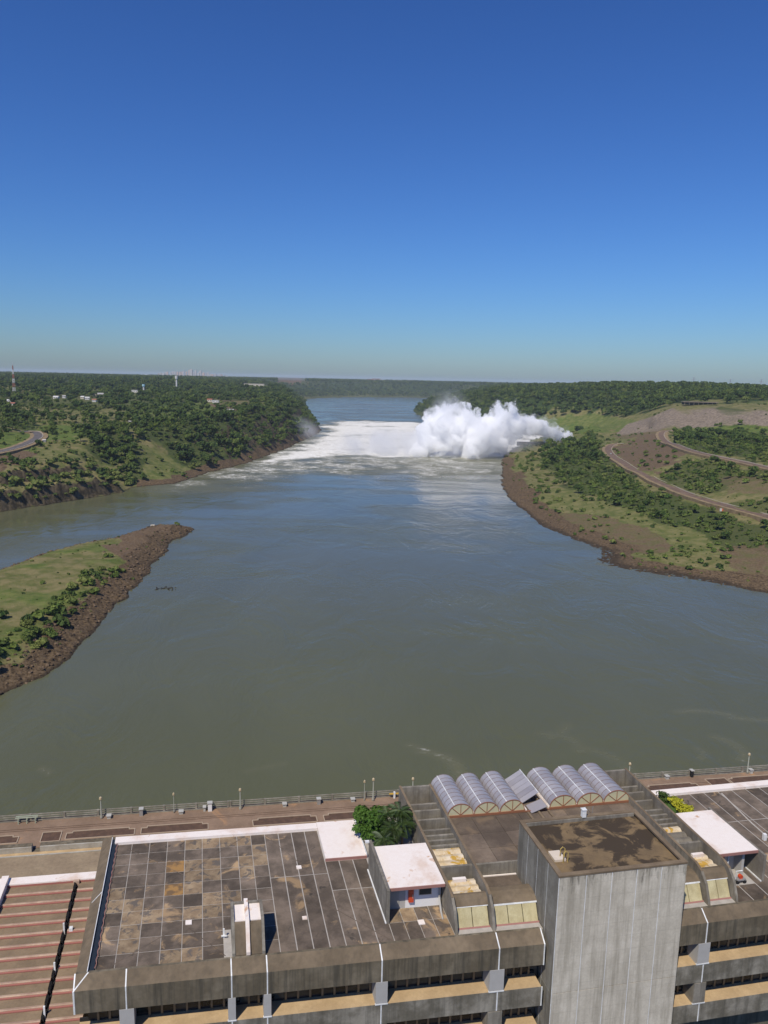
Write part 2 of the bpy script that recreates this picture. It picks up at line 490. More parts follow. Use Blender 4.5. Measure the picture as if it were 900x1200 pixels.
# ---- terrain sheet: polar grid so that near ground is fine and far ground reaches the horizon
AZ = np.linspace(-0.82, 0.82, 640)
RD = np.concatenate([np.exp(np.linspace(math.log(200), math.log(2600), 640)), np.exp(np.linspace(math.log(2620), math.log(24000), 80))])
A2, R2 = np.meshgrid(AZ, RD)
TX, TY = R2 * np.sin(A2), R2 * np.cos(A2)
TZ, TD, TP = terrain(TX, TY)
nr, na = TX.shape
idx = np.arange(nr * na).reshape(nr, na)
wet = (TZ < -3.0)
keep = ~(wet[:-1, :-1] & wet[1:, :-1] & wet[:-1, 1:] & wet[1:, 1:])
quads = np.stack([idx[:-1, :-1], idx[:-1, 1:], idx[1:, 1:], idx[1:, :-1]], -1)[keep]
def grid_mesh(name, X, Y, Z, quads, mat):
    used, inv = np.unique(quads, return_inverse=True)
    q = inv.reshape(quads.shape).astype(np.int32)
    me = bpy.data.meshes.new(name)
    n, f = len(used), len(q)
    me.vertices.add(n)
    me.vertices.foreach_set('co', np.stack([X.ravel()[used], Y.ravel()[used], Z.ravel()[used]], -1).astype(np.float32).ravel())
    me.loops.add(f * 4)
    me.loops.foreach_set('vertex_index', q.ravel())
    me.polygons.add(f)
    me.polygons.foreach_set('loop_start', np.arange(0, f * 4, 4, dtype=np.int32))
    me.polygons.foreach_set('use_smooth', np.ones(f, bool))
    me.update(calc_edges=True)
    me.materials.append(mat)
    o = bpy.data.objects.new(name, me)
    COL.objects.link(o)
    return o, used
SPX, SPY = survey(TX, TY, TZ)
def cover(polys, px, py):
    m = np.zeros(px.shape)
    for poly, dens in polys:
        P = np.array(poly, float)
        bb = (px > P[:, 0].min()) & (px < P[:, 0].max()) & (py > P[:, 1].min()) & (py < P[:, 1].max())
        if bb.any():
            s = np.zeros(px.shape, bool)
            s[bb] = inpoly(px[bb], py[bb], poly)
            m = np.where(s, np.maximum(m, dens), m)
    return m
jx = fbm(TX, TY, 30.0, 3, 21.0); 
WOOD = cover(WOODS, SPX + fbm(TX, TY, 45, 3, 51) * 22, SPY + fbm(TX, TY, 45, 3, 52) * 11)
GRAS = cover(GRASSY, SPX + jx * 20, SPY + jx * 8)
WOOD = np.where((np.hypot(TX, TY) > 2300) & (GRAS < .3), np.clip(0.85 + 1.0 * fbm(TX, TY, 900.0, 4, 23.0), 0, 1), WOOD)
SOIL = cover(SOILY, SPX + jx * 22, SPY + jx * 12)
dd = np.hypot(TX, TY)
slope_deg = np.zeros_like(TZ)
gx = np.gradient(TZ, axis=0) / np.gradient(R2, axis=0)
gy = np.gradient(TZ, axis=1) / (R2 * (AZ[1] - AZ[0]))
slope = np.hypot(gx, gy)
ROCK = sstep(0.55, 1.1, slope) * (dd < 2600)
shore_w = np.where(TP, 16.0, np.where((TX > 90) & (dd < 950), 30.0, 17.0))
SHORE = (1 - sstep(shore_w * 0.55, shore_w * 1.1, TD + jx * 10)) * (dd < 2400) * (1 - ((SPX < 160) & (SPY > 535) & ~TP) * 0.9)
# quarry wall: bare rock face
QUAR = cover([([(718, 512), (735, 497), (765, 488), (785, 479), (800, 476), (905, 477), (905, 500), (870, 497), (800, 503), (760, 506)], 1.0)], SPX, SPY) * sstep(0.12, 0.3, slope)
LUSH = np.clip(GRAS + 0.3 * (fbm(TX, TY, 160.0, 3, 31.0) > 0.1), 0, 1)
PENG = TP * sstep(8, 20, TD) * sstep(0.0, .3, fbm(TX, TY, 34.0, 3, 33.0))

m_land, nt, b = newmat('ground_cover')
p = pos_n(nt)
def attr(nt, name):
    a = N(nt, 'ShaderNodeAttribute'); a.attribute_name = name
    return a.outputs['Fac']
big = noise_n(nt, p, 0.02, 5, 0.6)
mid = noise_n(nt, p, 0.11, 6, 0.65)
fin = noise_n(nt, p, 0.7, 4, 0.6)
dry = mix_n(nt, ramp_n(nt, mid, 0.35, 0.65), (0.10, 0.11, 0.032), (0.195, 0.165, 0.075))
lush = mix_n(nt, ramp_n(nt, mid, 0.3, 0.7), (0.058, 0.10, 0.018), (0.125, 0.155, 0.034))
c = mix_n(nt, math_n(nt, 'MULTIPLY', attr(nt, 'lush'), ramp_n(nt, fin, 0.15, 0.55)), dry, lush)
scrub = mix_n(nt, fin, (0.014, 0.03, 0.008), (0.04, 0.07, 0.018))
c = mix_n(nt, math_n(nt, 'MULTIPLY', attr(nt, 'wood'), ramp_n(nt, mid, 0.2, 0.55)), c, scrub)
soil = mix_n(nt, ramp_n(nt, fin, 0.3, 0.7), (0.095, 0.062, 0.036), (0.165, 0.118, 0.072))
c = mix_n(nt, ramp_n(nt, math_n(nt, 'MULTIPLY', attr(nt, 'soil'), math_n(nt, 'ADD', mid, 0.5)), 0.3, 0.6), c, soil)
shore = mix_n(nt, ramp_n(nt, fin, 0.3, 0.7), (0.055, 0.037, 0.021), (0.16, 0.112, 0.064))
c = mix_n(nt, ramp_n(nt, math_n(nt, 'MULTIPLY', attr(nt, 'shore'), math_n(nt, 'ADD', mid, 0.55)), 0.35, 0.6), c, shore)
rv = pos_n(nt, (0.25, 0.25, 0.06))
rkn = noise_n(nt, rv, 1.0, 6, 0.7)
rock = mix_n(nt, ramp_n(nt, rkn, 0.35, 0.68), (0.027, 0.022, 0.013), (0.13, 0.10, 0.06))
c = mix_n(nt, ramp_n(nt, math_n(nt, 'MULTIPLY', attr(nt, 'rock'), math_n(nt, 'ADD', mid, 0.45)), 0.35, 0.6), c, rock)
qr = mix_n(nt, ramp_n(nt, rkn, 0.3, 0.7), (0.12, 0.095, 0.07), (0.27, 0.215, 0.16))
c = mix_n(nt, attr(nt, 'quarry'), c, qr)
sepz = N(nt, 'ShaderNodeSeparateXYZ'); nt.links.new(p, sepz.inputs[0])
c = mix_n(nt, math_n(nt, 'MULTIPLY', ramp_n(nt, sepz.outputs['Z'], 1.1, 0.25), 0.65), c, (0.022, 0.018, 0.013))   # wet waterline
nt.links.new(c, b.inputs['Base Color'])
b.inputs['Roughness'].default_value = 0.95
b.inputs['Specular IOR Level'].default_value = 0.1
nt.links.new(bump_n(nt, fin, 0.6, 0.8), b.inputs['Normal'])
land, used = grid_mesh('terrain', TX, TY, TZ, quads, m_land)
for nm, arr in (('wood', WOOD), ('lush', np.clip(LUSH * (1 - TP) + PENG * 0.8, 0, 1)), ('soil', SOIL), ('shore', SHORE), ('rock', ROCK * (1 - SHORE * .5)), ('quarry', np.clip(QUAR, 0, 1))):
    at = land.data.attributes.new(nm, 'FLOAT', 'POINT')
    at.data.foreach_set('value', np.asarray(arr, np.float32).ravel()[used])
tag(land, 'green riverbanks and wooded plateau stretching to the horizon', 'terrain', kind='structure')

# ------------------------------------------------------------------ river
m_water, nt, b = newmat('river_water')
p = pos_n(nt)
pw = pos_n(nt, (1.0, 0.55, 1.0))
w1 = noise_n(nt, pw, 0.35, 3, 0.6)
w2 = noise_n(nt, pw, 0.035, 4, 0.6, 0.8)
w3 = noise_n(nt, pw, 0.008, 3, 0.55, 1.2)
w0 = noise_n(nt, pw, 1.5, 2, 0.6)
hsum = math_n(nt, 'ADD', math_n(nt, 'ADD', math_n(nt, 'MULTIPLY', w0, 0.05), math_n(nt, 'MULTIPLY', w1, 0.26)), math_n(nt, 'MULTIPLY', w2, 2.2))
wc = mix_n(nt, ramp_n(nt, w3, 0.3, 0.7), (0.094, 0.097, 0.048), (0.106, 0.109, 0.056))
fo = attr(nt, 'foam')
f1 = noise_n(nt, pos_n(nt, (0.10, 0.30, 0.2)), 1.0, 7, 0.68, 0.8)
f2 = noise_n(nt, p, 0.5, 5, 0.7)
a1 = math_n(nt, 'MULTIPLY', f1, 0.9)
a2 = math_n(nt, 'MULTIPLY', f2, 0.35)
s = math_n(nt, 'ADD', math_n(nt, 'ADD', a1, a2), math_n(nt, 'MULTIPLY', fo, 1.0))
fmask = N(nt, 'ShaderNodeMapRange'); fmask.interpolation_type = 'SMOOTHSTEP'
nt.links.new(s, fmask.inputs['Value']); fmask.inputs['From Min'].default_value = 1.0; fmask.inputs['From Max'].default_value = 1.32
fmv = math_n(nt, 'MULTIPLY', fmask.outputs['Result'], ramp_n(nt, fo, 0.02, 0.15))
foamc = mix_n(nt, ramp_n(nt, math_n(nt, 'ADD', math_n(nt, 'MULTIPLY', f1, 0.6), math_n(nt, 'MULTIPLY', f2, 0.4)), 0.38, 0.62), (0.56, 0.53, 0.45), (0.86, 0.85, 0.80))
wc = mix_n(nt, math_n(nt, 'MULTIPLY', fo, 0.7, True), wc, (0.17, 0.155, 0.085))
wc = mix_n(nt, fmv, wc, foamc)
nt.links.new(wc, b.inputs['Base Color'])
rg = math_n(nt, 'MULTIPLY_ADD', fmv, 0.6); rg.node.inputs[2].default_value = 0.10
w4 = noise_n(nt, pos_n(nt, (0.35, 1.0, 1.0)), 0.012, 5, 0.62, 1.5)
rg = math_n(nt, 'ADD', rg, math_n(nt, 'MULTIPLY', ramp_n(nt, w4, 0.40, 0.62), 0.16))
rg = math_n(nt, 'ADD', rg, math_n(nt, 'MULTIPLY', fo, 0.5), True)
nt.links.new(rg, b.inputs['Roughness'])
b.inputs['IOR'].default_value = 1.33
bs = N(nt, 'ShaderNodeBump'); nt.links.new(math_n(nt, 'ADD', math_n(nt, 'MULTIPLY', ramp_n(nt, w4, 0.38, 0.64), 0.5), 0.25), bs.inputs['Strength']); bs.inputs['Distance'].default_value = 1.0
nt.links.new(hsum, bs.inputs['Height']); nt.links.new(bs.outputs['Normal'], b.inputs['Normal'])

WAZ = np.linspace(-1.35, 1.35, 520)
WRD = np.concatenate([[20.0, 60.0], np.exp(np.linspace(math.log(100), math.log(2600), 520)), np.exp(np.linspace(math.log(2650), math.log(23500), 40))])
WA, WR = np.meshgrid(WAZ, WRD)
WX, WY = WR * np.sin(WA), WR * np.cos(WA)
def gpoly(*pts): return [ground(*q) for q in pts]
white = sdist(WX, WY, gpoly((300, 541), (330, 528), (352, 517), (377, 505), (372, 499), (400, 493), (470, 494), (540, 498), (620, 505), (672, 512), (650, 522), (600, 530), (592, 537), (540, 536), (470, 536), (400, 537), (345, 541)))
chop = sdist(WX, WY, gpoly((225, 563), (262, 549), (300, 539), (345, 536), (470, 533), (590, 533), (590, 548), (560, 556), (500, 556), (420, 553), (340, 556), (260, 572), (235, 572)))
wake = sdist(WX, WY, gpoly((370, 500), (366, 476), (400, 470), (490, 474), (500, 480), (560, 496)))
jw = fbm(WX, WY, 60.0, 3, 41.0)
FO = sstep(-80, 70, white + jw * 60) * (0.72 + 0.60 * fbm(WX, WY, 90.0, 5, 44.0, 0.62))
FO = np.maximum(FO, sstep(-110, 45, chop + jw * 80) * (0.45 + 0.20 * fbm(WX, WY, 35.0, 3, 43.0)))
FO = np.maximum(FO, sstep(-40, 120, wake + jw * 60) * 0.16)
for px, py, L, wdt, st in ((487, 880, 9, 1.2, .58), (475, 872, 6, .8, .5), (790, 835, 8, 1.0, .56), (830, 862, 8, 1.0, .52), (850, 840, 7, 1.0, .48), (505, 884, 6, 1, .5), (818, 889, 3.5, .9, .46), (630, 860, 8, .9, .34), (45, 900, 2.2, .8, .5), (680, 876, 9, 1.2, .34), (640, 865, 6, 1, .32), (700, 661, 5, 2.0, .55), (872, 688, 4, 2.0, .6), (285, 905, 5, .7, .3)):
    x0, y0 = ground(px, py)
    hd = R(random.uniform(-30, 30)); bend = random.uniform(-.5, .5)
    for q_ in range(9):     # a thin curling line of foam
        x0 += math.cos(hd) * L * .28; y0 += math.sin(hd) * L * .28; hd += bend * .5
        q = ((WX - x0) / (L * .28)) ** 2 + ((WY - y0) / (wdt * 1.6)) ** 2
        FO = np.maximum(FO, np.exp(-q) * st * random.uniform(.65, .95))
TUR = sstep(-20, 40, np.maximum(white, chop))
WZ = TUR * (fbm(WX, WY, 22.0, 4, 47.0) * 1.0) * (WR < 3000)
qi = np.arange(WX.size).reshape(WX.shape)
wq = np.stack([qi[:-1, :-1], qi[:-1, 1:], qi[1:, 1:], qi[1:, :-1]], -1).reshape(-1, 4)
river, used = grid_mesh('river', WX, WY, WZ, wq, m_water)
at = river.data.attributes.new('foam', 'FLOAT', 'POINT')
at.data.foreach_set('value', FO.astype(np.float32).ravel()[used])
tag(river, 'wide olive green river with white foam below the spillway', 'river', kind='structure')

# ------------------------------------------------------------------ roads draped on the land
def smooth_line(pts, it=3):
    for _ in range(it):
        q = [pts[0]]
        for a, b_ in zip(pts[:-1], pts[1:]):
            q += [a * 0.75 + b_ * 0.25, a * 0.25 + b_ * 0.75]
        pts = q + [pts[-1]]
    return pts
def ribbon(line, off0, off1, lift, thick=0.0):
    V, F = [], []
    n = len(line)
    for i, q in enumerate(line):
        d = (line[min(i + 1, n - 1)] - line[max(i - 1, 0)]); d.z = 0; d.normalize()
        s = Vector((d.y, -d.x, 0))
        for o_ in (off0, off1):
            w = q + s * o_
            V.append((w.x, w.y, q.z + lift))
        if thick:
            for o_ in (off1, off0):
                w = q + s * o_
                V.append((w.x, w.y, q.z + lift - thick))
    k = 4 if thick else 2
    for i in range(n - 1):
        for j in range(k if thick else 1):
            F.append((i * k + j, i * k + (j + 1) % k, (i + 1) * k + (j + 1) % k, (i + 1) * k + j))
    if thick:
        F += [(3, 2, 1, 0), tuple((n - 1) * 4 + j for j in range(4))]
    return V, F
def resample(pts, step):
    out = [pts[0]]; acc = 0
    for a, b_ in zip(pts[:-1], pts[1:]):
        L = (b_ - a).length
        while acc + L >= step:
            t = (step - acc) / L
            a = a + (b_ - a) * t; L = (b_ - a).length; acc = 0
            out.append(a.copy())
        acc += L
    return out + [pts[-1]]
m_earth_road = weathered('red_earth_road', (0.19, 0.13, 0.09), (0.12, 0.08, 0.056), 0.2, 0.95, bump=0.1)
m_asphalt = weathered('asphalt', (0.14, 0.125, 0.12), (0.09, 0.08, 0.075), 0.2, 0.95, bump=0.1)
m_verge = weathered('sandy_verge', (0.30, 0.22, 0.12), (0.18, 0.13, 0.07), 0.25, 0.95, bump=0.1)
m_kerb = plain('pale_kerb', (0.42, 0.36, 0.28), 0.9)
ROADW = {}
for key, width, rm, lab in (('lower', 9, m_earth_road, 'reddish road curving down the right bank'), ('upper', 8, m_earth_road, 'upper earth road bending below the quarry'), ('left', 9, m_asphalt, 'grey road bend on the left bank above the cliff')):
    pts = [land_hit(*q) for q in ROAD_LINES[key]]
    for i in range(1, len(pts)):
        if (pts[i] - pts[i - 1]).length > 260: pts[i] = pts[i - 1] + (pts[i] - pts[i - 1]).normalized() * 60
    line = resample(smooth_line(pts, 3), 6.0)
    X = np.array([q.x for q in line]); Y = np.array([q.y for q in line])
    zz = terrain(X, Y)[0]
    ker = np.ones(9) / 9
    zz = np.convolve(np.pad(zz, 4, mode='edge'), ker, 'valid')
    for q, z in zip(line, zz): q.z = z
    ROADW[key] = line
    V, F = ribbon(line, -width / 2 - 4, width / 2 + 6, 1.0, 5.0)
    tag(mk('verge', V, F, m_verge), 'sandy verge beside the ' + lab.split(' on ')[0], kind='structure')
    V, F = ribbon(line, -width / 2, width / 2, 1.06, 0.3)
    tag(mk('road', V, F, rm), lab, kind='structure')
    V, F = ribbon(line, width / 2 + .2, width / 2 + .7, 1.7, 0.9) if key != 'left' else ribbon(line, width / 2 + .2, width / 2 + .8, 1.5, 0.7)
    tag(mk('guard_wall', V, F, m_kerb, origin=line[len(line) // 2]), {'lower': 'low pale kerb wall along the lower red road', 'upper': 'low pale kerb wall along the upper earth road', 'left': 'low pale kerb wall along the left bank road'}[key], 'kerb wall')

# ------------------------------------------------------------------ trees and shrubs
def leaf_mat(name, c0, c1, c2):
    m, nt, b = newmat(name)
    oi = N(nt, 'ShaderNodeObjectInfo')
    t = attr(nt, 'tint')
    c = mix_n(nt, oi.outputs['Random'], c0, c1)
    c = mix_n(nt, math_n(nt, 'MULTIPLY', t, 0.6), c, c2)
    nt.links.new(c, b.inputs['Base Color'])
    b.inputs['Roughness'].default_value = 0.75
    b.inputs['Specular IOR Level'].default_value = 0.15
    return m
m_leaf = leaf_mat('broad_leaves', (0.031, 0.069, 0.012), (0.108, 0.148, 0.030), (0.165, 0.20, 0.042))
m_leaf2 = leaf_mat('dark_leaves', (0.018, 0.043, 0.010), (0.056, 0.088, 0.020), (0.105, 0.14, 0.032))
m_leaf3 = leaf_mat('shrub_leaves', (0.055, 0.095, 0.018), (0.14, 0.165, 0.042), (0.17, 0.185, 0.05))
m_bark = plain('bark', (0.09, 0.07, 0.05), 0.95)
def crown_mesh(name, seed, rad, hgt_, base, nleaf, leaf, mat, nl=9):
    rng = np.random.RandomState(seed)
    lob = []
    for i in range(nl):
        a = rng.uniform(0, 2 * np.pi); r = rad * rng.uniform(0.1, 0.62)
        z = base + hgt_ * rng.uniform(0.18, 0.75)
        lob.append((r * np.cos(a), r * np.sin(a), z, rad * rng.uniform(0.3, 0.52)))
    lob = np.array(lob)
    k = rng.randint(0, nl, nleaf)
    d = rng.normal(size=(nleaf, 3)); d /= np.linalg.norm(d, axis=1)[:, None]
    d[:, 2] = np.abs(d[:, 2]) * 0.9 - 0.25
    rr = rng.uniform(0.4, 1.12, nleaf) ** 0.6
    c = lob[k, :3] + d * (lob[k, 3] * rr)[:, None] * np.array([1, 1, 0.75])
    nrm = d + rng.normal(size=(nleaf, 3)) * 0.45 + np.array([0, 0, 0.35]); nrm /= np.linalg.norm(nrm, axis=1)[:, None]
    t = np.cross(nrm, rng.normal(size=(nleaf, 3))); t /= np.linalg.norm(t, axis=1)[:, None]
    bt = np.cross(nrm, t)
    s = (leaf * rng.uniform(0.6, 1.35, nleaf))[:, None]
    V = np.stack([c - t * s, c + bt * s * 0.62, c + t * s, c - bt * s * 0.62], 1).reshape(-1, 3)
    F = np.arange(nleaf * 4).reshape(-1, 4)
    me = bpy.data.meshes.new(name)
    me.from_pydata(V.tolist(), [], F.tolist())
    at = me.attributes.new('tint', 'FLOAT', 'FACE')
    at.data.foreach_set('value', np.clip(rng.uniform(0, 1, nleaf) ** 1.6 * (0.4 + (c[:, 2] - base) / hgt_), 0, 1).astype(np.float32))  # leaves lighter towards the crown top: sunlight put into the colour
    me.materials.append(mat)
    return me
def trunk_mesh(name, seed, h, r, spread):
    rng = random.Random(seed)
    ps = [tube([(0, 0, -0.6), (rng.uniform(-.2, .2), rng.uniform(-.2, .2), h * 0.5), (rng.uniform(-.4, .4), rng.uniform(-.4, .4), h)], [r, r * 0.75, r * 0.45], 6)]
    for i in range(4):
        a = rng.uniform(0, 6.28); q = h * rng.uniform(0.45, 0.8)
        ps.append(tube([(0, 0, q), (math.cos(a) * spread * .5, math.sin(a) * spread * .5, q + spread * .35), (math.cos(a) * spread, math.sin(a) * spread, q + spread * .6)], [r * .45, r * .3, r * .12], 5))
    V, F = join(ps)
    me = bpy.data.meshes.new(name)
    me.from_pydata([tuple(v) for v in V], [], F)
    me.materials.append(m_bark)
    return me
# (crown, trunk) pairs; unit is metres at scale 1
TREES = []
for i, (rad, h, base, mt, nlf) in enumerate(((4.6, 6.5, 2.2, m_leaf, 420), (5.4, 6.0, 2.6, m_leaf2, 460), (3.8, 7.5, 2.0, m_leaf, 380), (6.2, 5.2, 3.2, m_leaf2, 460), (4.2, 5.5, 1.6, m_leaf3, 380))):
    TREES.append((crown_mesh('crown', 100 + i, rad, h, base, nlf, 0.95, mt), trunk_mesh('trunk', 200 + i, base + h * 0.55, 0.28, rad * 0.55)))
SHRUBS = [crown_mesh('shrub', 300 + i, 2.0, 2.2, 0.0, 110, 0.62, mt, 5) for i, mt in enumerate((m_leaf3, m_leaf, m_leaf3, m_leaf2))]
# tree prototypes for the far woods: crown and trunk in one mesh, kept out of the scene
proto_col = bpy.data.collections.new('wood_prototypes')
shrub_col = bpy.data.collections.new('shrub_prototypes')
for i, (c, t) in enumerate(TREES):
    bm = bmesh.new(); bm.from_mesh(c)
    me = bpy.data.meshes.new('wood_tree'); bm.to_mesh(me); bm.free()
    me.materials.append(c.materials[0])
    proto_col.objects.link(bpy.data.objects.new('wood_tree_%d' % i, me))
for i, s_ in enumerate(SHRUBS):
    shrub_col.objects.link(bpy.data.objects.new('wood_shrub_%d' % i, s_))
rocks_col = bpy.data.collections.new('rock_prototypes')
m_rock = weathered('shore_rock', (0.165, 0.115, 0.07), (0.065, 0.045, 0.028), 0.5, 0.95, rnd=0.35, bump=0.0)
for i in range(4):
    bm = bmesh.new(); bmesh.ops.create_icosphere(bm, subdivisions=2, radius=1.0)
    rng = random.Random(40 + i)
    for v in bm.verts:
        v.co *= rng.uniform(0.72, 1.1); v.co.z *= 0.65
    me = bpy.data.meshes.new('boulder'); bm.to_mesh(me); bm.free(); me.materials.append(m_rock)
    rocks_col.objects.link(bpy.data.objects.new('boulder_%d' % i, me))

def scatter(name, pts, scl, rot, kidx, coll, label, cat=None):
    """uncountable growth: one object, points instanced with the prototypes"""
    me = bpy.data.meshes.new(name)
    n = len(pts)
    me.vertices.add(n)
    me.vertices.foreach_set('co', np.asarray(pts, np.float32).ravel())
    for nm, ty, arr in (('s', 'FLOAT', scl), ('r', 'FLOAT', rot), ('k', 'INT', kidx)):
        a = me.attributes.new(nm, ty, 'POINT'); a.data.foreach_set('value', np.asarray(arr, np.float32 if ty == 'FLOAT' else np.int32))
    o = bpy.data.objects.new(name, me); COL.objects.link(o)
    ng = bpy.data.node_groups.new(name, 'GeometryNodeTree')
    ng.interface.new_socket('Geometry', in_out='INPUT', socket_type='NodeSocketGeometry')
    ng.interface.new_socket('Geometry', in_out='OUTPUT', socket_type='NodeSocketGeometry')
    gi = ng.nodes.new('NodeGroupInput'); go = ng.nodes.new('NodeGroupOutput')
    ip = ng.nodes.new('GeometryNodeInstanceOnPoints')
    ci = ng.nodes.new('GeometryNodeCollectionInfo'); ci.inputs['Collection'].default_value = coll
    ci.inputs['Separate Children'].default_value = True; ci.inputs['Reset Children'].default_value = True
    ip.inputs['Pick Instance'].default_value = True
    def na(nm, ty):
        x = ng.nodes.new('GeometryNodeInputNamedAttribute'); x.data_type = ty; x.inputs['Name'].default_value = nm
        return x.outputs['Attribute']
    cx = ng.nodes.new('ShaderNodeCombineXYZ')
    ng.links.new(na('r', 'FLOAT'), cx.inputs['Z'])
    ng.links.new(gi.outputs[0], ip.inputs['Points'])
    ng.links.new(ci.outputs[0], ip.inputs['Instance'])
    ng.links.new(na('k', 'INT'), ip.inputs['Instance Index'])
    ng.links.new(na('s', 'FLOAT'), ip.inputs['Scale'])
    ng.links.new(cx.outputs[0], ip.inputs['Rotation'])
    ng.links.new(ip.outputs[0], go.inputs[0])
    md = o.modifiers.new('scatter', 'NODES'); md.node_group = ng
    tag(o, label, cat, kind='stuff')
    return o

rng = np.random.RandomState(5)
def polar_grid(r0, r1, sp0, spk, az=0.68):
    """jittered points; spacing grows with distance"""
    X, Y = [], []
    r = r0
    while r < r1:
        sp = sp0 + spk * r
        n = int(2 * az * r / sp)
        a = (np.arange(n) + rng.uniform(0, 1, n)) / n * 2 * az - az
        q = r + rng.uniform(-.5, .5, n) * sp
        X.append(q * np.sin(a)); Y.append(q * np.cos(a)); r += sp
    return np.concatenate(X), np.concatenate(Y)
def near_road(x, y, w):
    m = np.zeros(x.shape, bool)
    for ln in ROADW.values():
        for q in ln[::2]:
            m |= (x - q.x) ** 2 + (y - q.y) ** 2 < w * w
    return m
# --- tall trees
PX, PY = polar_grid(380, 12000, 5.6, 0.0042)
PZ, PD, PP = terrain(PX, PY)
dist = np.hypot(PX, PY)
sx, sy = survey(PX, PY, PZ)
dens = cover(WOODS, sx + fbm(PX, PY, 45, 3, 51) * 22, sy + fbm(PX, PY, 45, 3, 52) * 11)
dens = np.where((dist < 1150) & (PX > 0), dens * 0.62, dens)
gap = fbm(PX, PY, 38.0, 3, 53.0)
dens = dens * np.where(gap > -0.05, 1.0, 0.5)
far = (dist > 1650) & (cover(GRASSY, sx, sy) < .5) & (cover(SOILY, sx, sy) < .5)
dens = np.where(far, np.maximum(dens * (dist > 0), np.where(dist > 3200, 0.95, np.where(PX > 0, 0.9, 0.15 + 0.65 * (fbm(PX, PY, 150.0, 4, 55.0) > 0.02)))), dens)
plat = (dist < 1650) & (PX < -60) & (PZ > 36)
dens = np.where(plat, np.maximum(dens * 0.8, 0.08 + 0.45 * (fbm(PX, PY, 45.0, 3, 57.0) > 0.25)), dens)
quar = cover([([(725, 512), (735, 497), (765, 488), (785, 479), (800, 474), (905, 475), (905, 500), (870, 497), (800, 503), (760, 506)], 1.0)], sx, sy)
for hx, hy in ((66, 467), (75, 466), (97, 467), (103, 468), (111, 471), (117, 464), (11, 472), (15, 475), (52, 518), (12, 498), (152, 495), (158, 460), (164, 460), (253, 472), (246, 471), (270, 482), (298, 452), (168, 459), (207, 453), (820, 474), (845, 600)):
    dens = np.where((np.abs(sx - hx) < (6 if hx not in (298, 820) else 18)) & (sy - hy > -0.5) & (sy - hy < 5), 0.0, dens)   # clearings round the houses
ok = (PD > 7) & (PZ > 3.0) & ~PP & (rng.uniform(0, 1, PX.shape) < dens) & (quar < .5) & ~near_road(PX, PY, 10.5)
ok &= np.abs(np.arctan2(PX, PY)) < 0.66
PX, PY, PZ, dist, sx, sy = (q[ok] for q in (PX, PY, PZ, dist, sx, sy))
n = len(PX)
PS = 1.32 * (0.42 + 1.05 * rng.uniform(0, 1, n) ** 1.5) * (0.78 + 0.22 * np.clip(dist / 1200, 0, 3.0)) * np.where((sx > 640) & (dist < 1000), 0.6, 1.0)
PR = rng.uniform(0, 6.28, n)
PK = rng.randint(0, 5, n)
PK = np.where((PK == 4) & (rng.uniform(0, 1, n) < .5), 1, PK)
# the 290 largest in the photograph are things of their own; which clump each belongs to gives its label
CLUMPS = [
    ('tree in the dark clump above the left cliff', 'trees above the left cliff', [(90, 490), (175, 490), (178, 575), (90, 575)]),
    ('tree on the wooded slope beside the foaming left bank', 'trees on the left wooded slope', [(178, 478), (380, 466), (380, 520), (200, 556), (178, 556)]),
    ('tree scattered on the left plateau meadow', 'trees on the left plateau', [(-80, 440), (300, 440), (300, 500), (-80, 560)]),
    ('tree on the right bank below the lower red road', 'trees below the lower red road', [(590, 512), (712, 512), (730, 552), (800, 588), (960, 628), (960, 720), (590, 600)]),
    ('tree between the lower and upper roads on the right bank', 'trees between the two right bank roads', [(715, 515), (770, 512), (800, 532), (960, 556), (960, 625), (730, 550)]),
    ('tree in the grove above the upper earth road', 'trees above the upper earth road', [(770, 475), (960, 475), (960, 552), (800, 528), (770, 506)]),
]
grp = np.full(n, -1)
for gi_, (lb, gp, poly) in reversed(list(enumerate(CLUMPS))):
    grp[inpoly(sx, sy, poly) & (dist < 1500)] = gi_
order = np.argsort(-(PS / dist) * (grp >= 0) * ((sx > 2) & (sx < 898)))
sel = order[:290]
sel = sel[grp[sel] >= 0]
is_obj = np.zeros(n, bool); is_obj[sel] = True
SHORT = ('in the clump above the left cliff', 'on the left slope beside the foam', 'on the left plateau meadow', 'below the lower red road', 'between the two right bank roads', 'in the grove above the upper road')
LOOK = ('leafy green', 'dark spreading', 'tall green', 'dark flat-crowned', 'pale green')
qs = np.quantile(PS[sel], [0.34, 0.7])
names_ = {}
for i in sel:
    g_ = grp[i]; mem = sel[grp[sel] == g_]
    rx = (sx[mem] < sx[i]).mean(); ry = (sy[mem] < sy[i]).mean()
    where = ('far left', 'left', 'middle', 'right', 'far right')[min(4, int(rx * 5))]
    level = ('upper', 'mid', 'lower')[min(2, int(ry * 3))]
    size = 'small' if PS[i] < qs[0] else 'mid-sized' if PS[i] < qs[1] else 'large'
    names_.setdefault('%s %s tree %s, %s %s' % (size, LOOK[int(PK[i])], SHORT[g_], level, where), []).append(i)
for lab, mem in names_.items():
    mem = sorted(mem, key=lambda q: sx[q])
    for r_, i in enumerate(mem):
        k = int(PK[i])
        if len(mem) == 1: l2 = lab
        elif len(mem) == 2: l2 = lab + (', left one', ', right one')[r_]
        elif len(mem) == 3: l2 = lab + (', left one', ', middle one', ', right one')[r_]
        else: l2 = lab
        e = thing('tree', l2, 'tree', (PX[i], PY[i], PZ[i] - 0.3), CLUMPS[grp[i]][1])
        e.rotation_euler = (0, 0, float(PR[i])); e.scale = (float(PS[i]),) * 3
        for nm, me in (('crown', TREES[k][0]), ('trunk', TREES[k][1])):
            o = bpy.data.objects.new(nm, me); COL.objects.link(o); o.parent = e
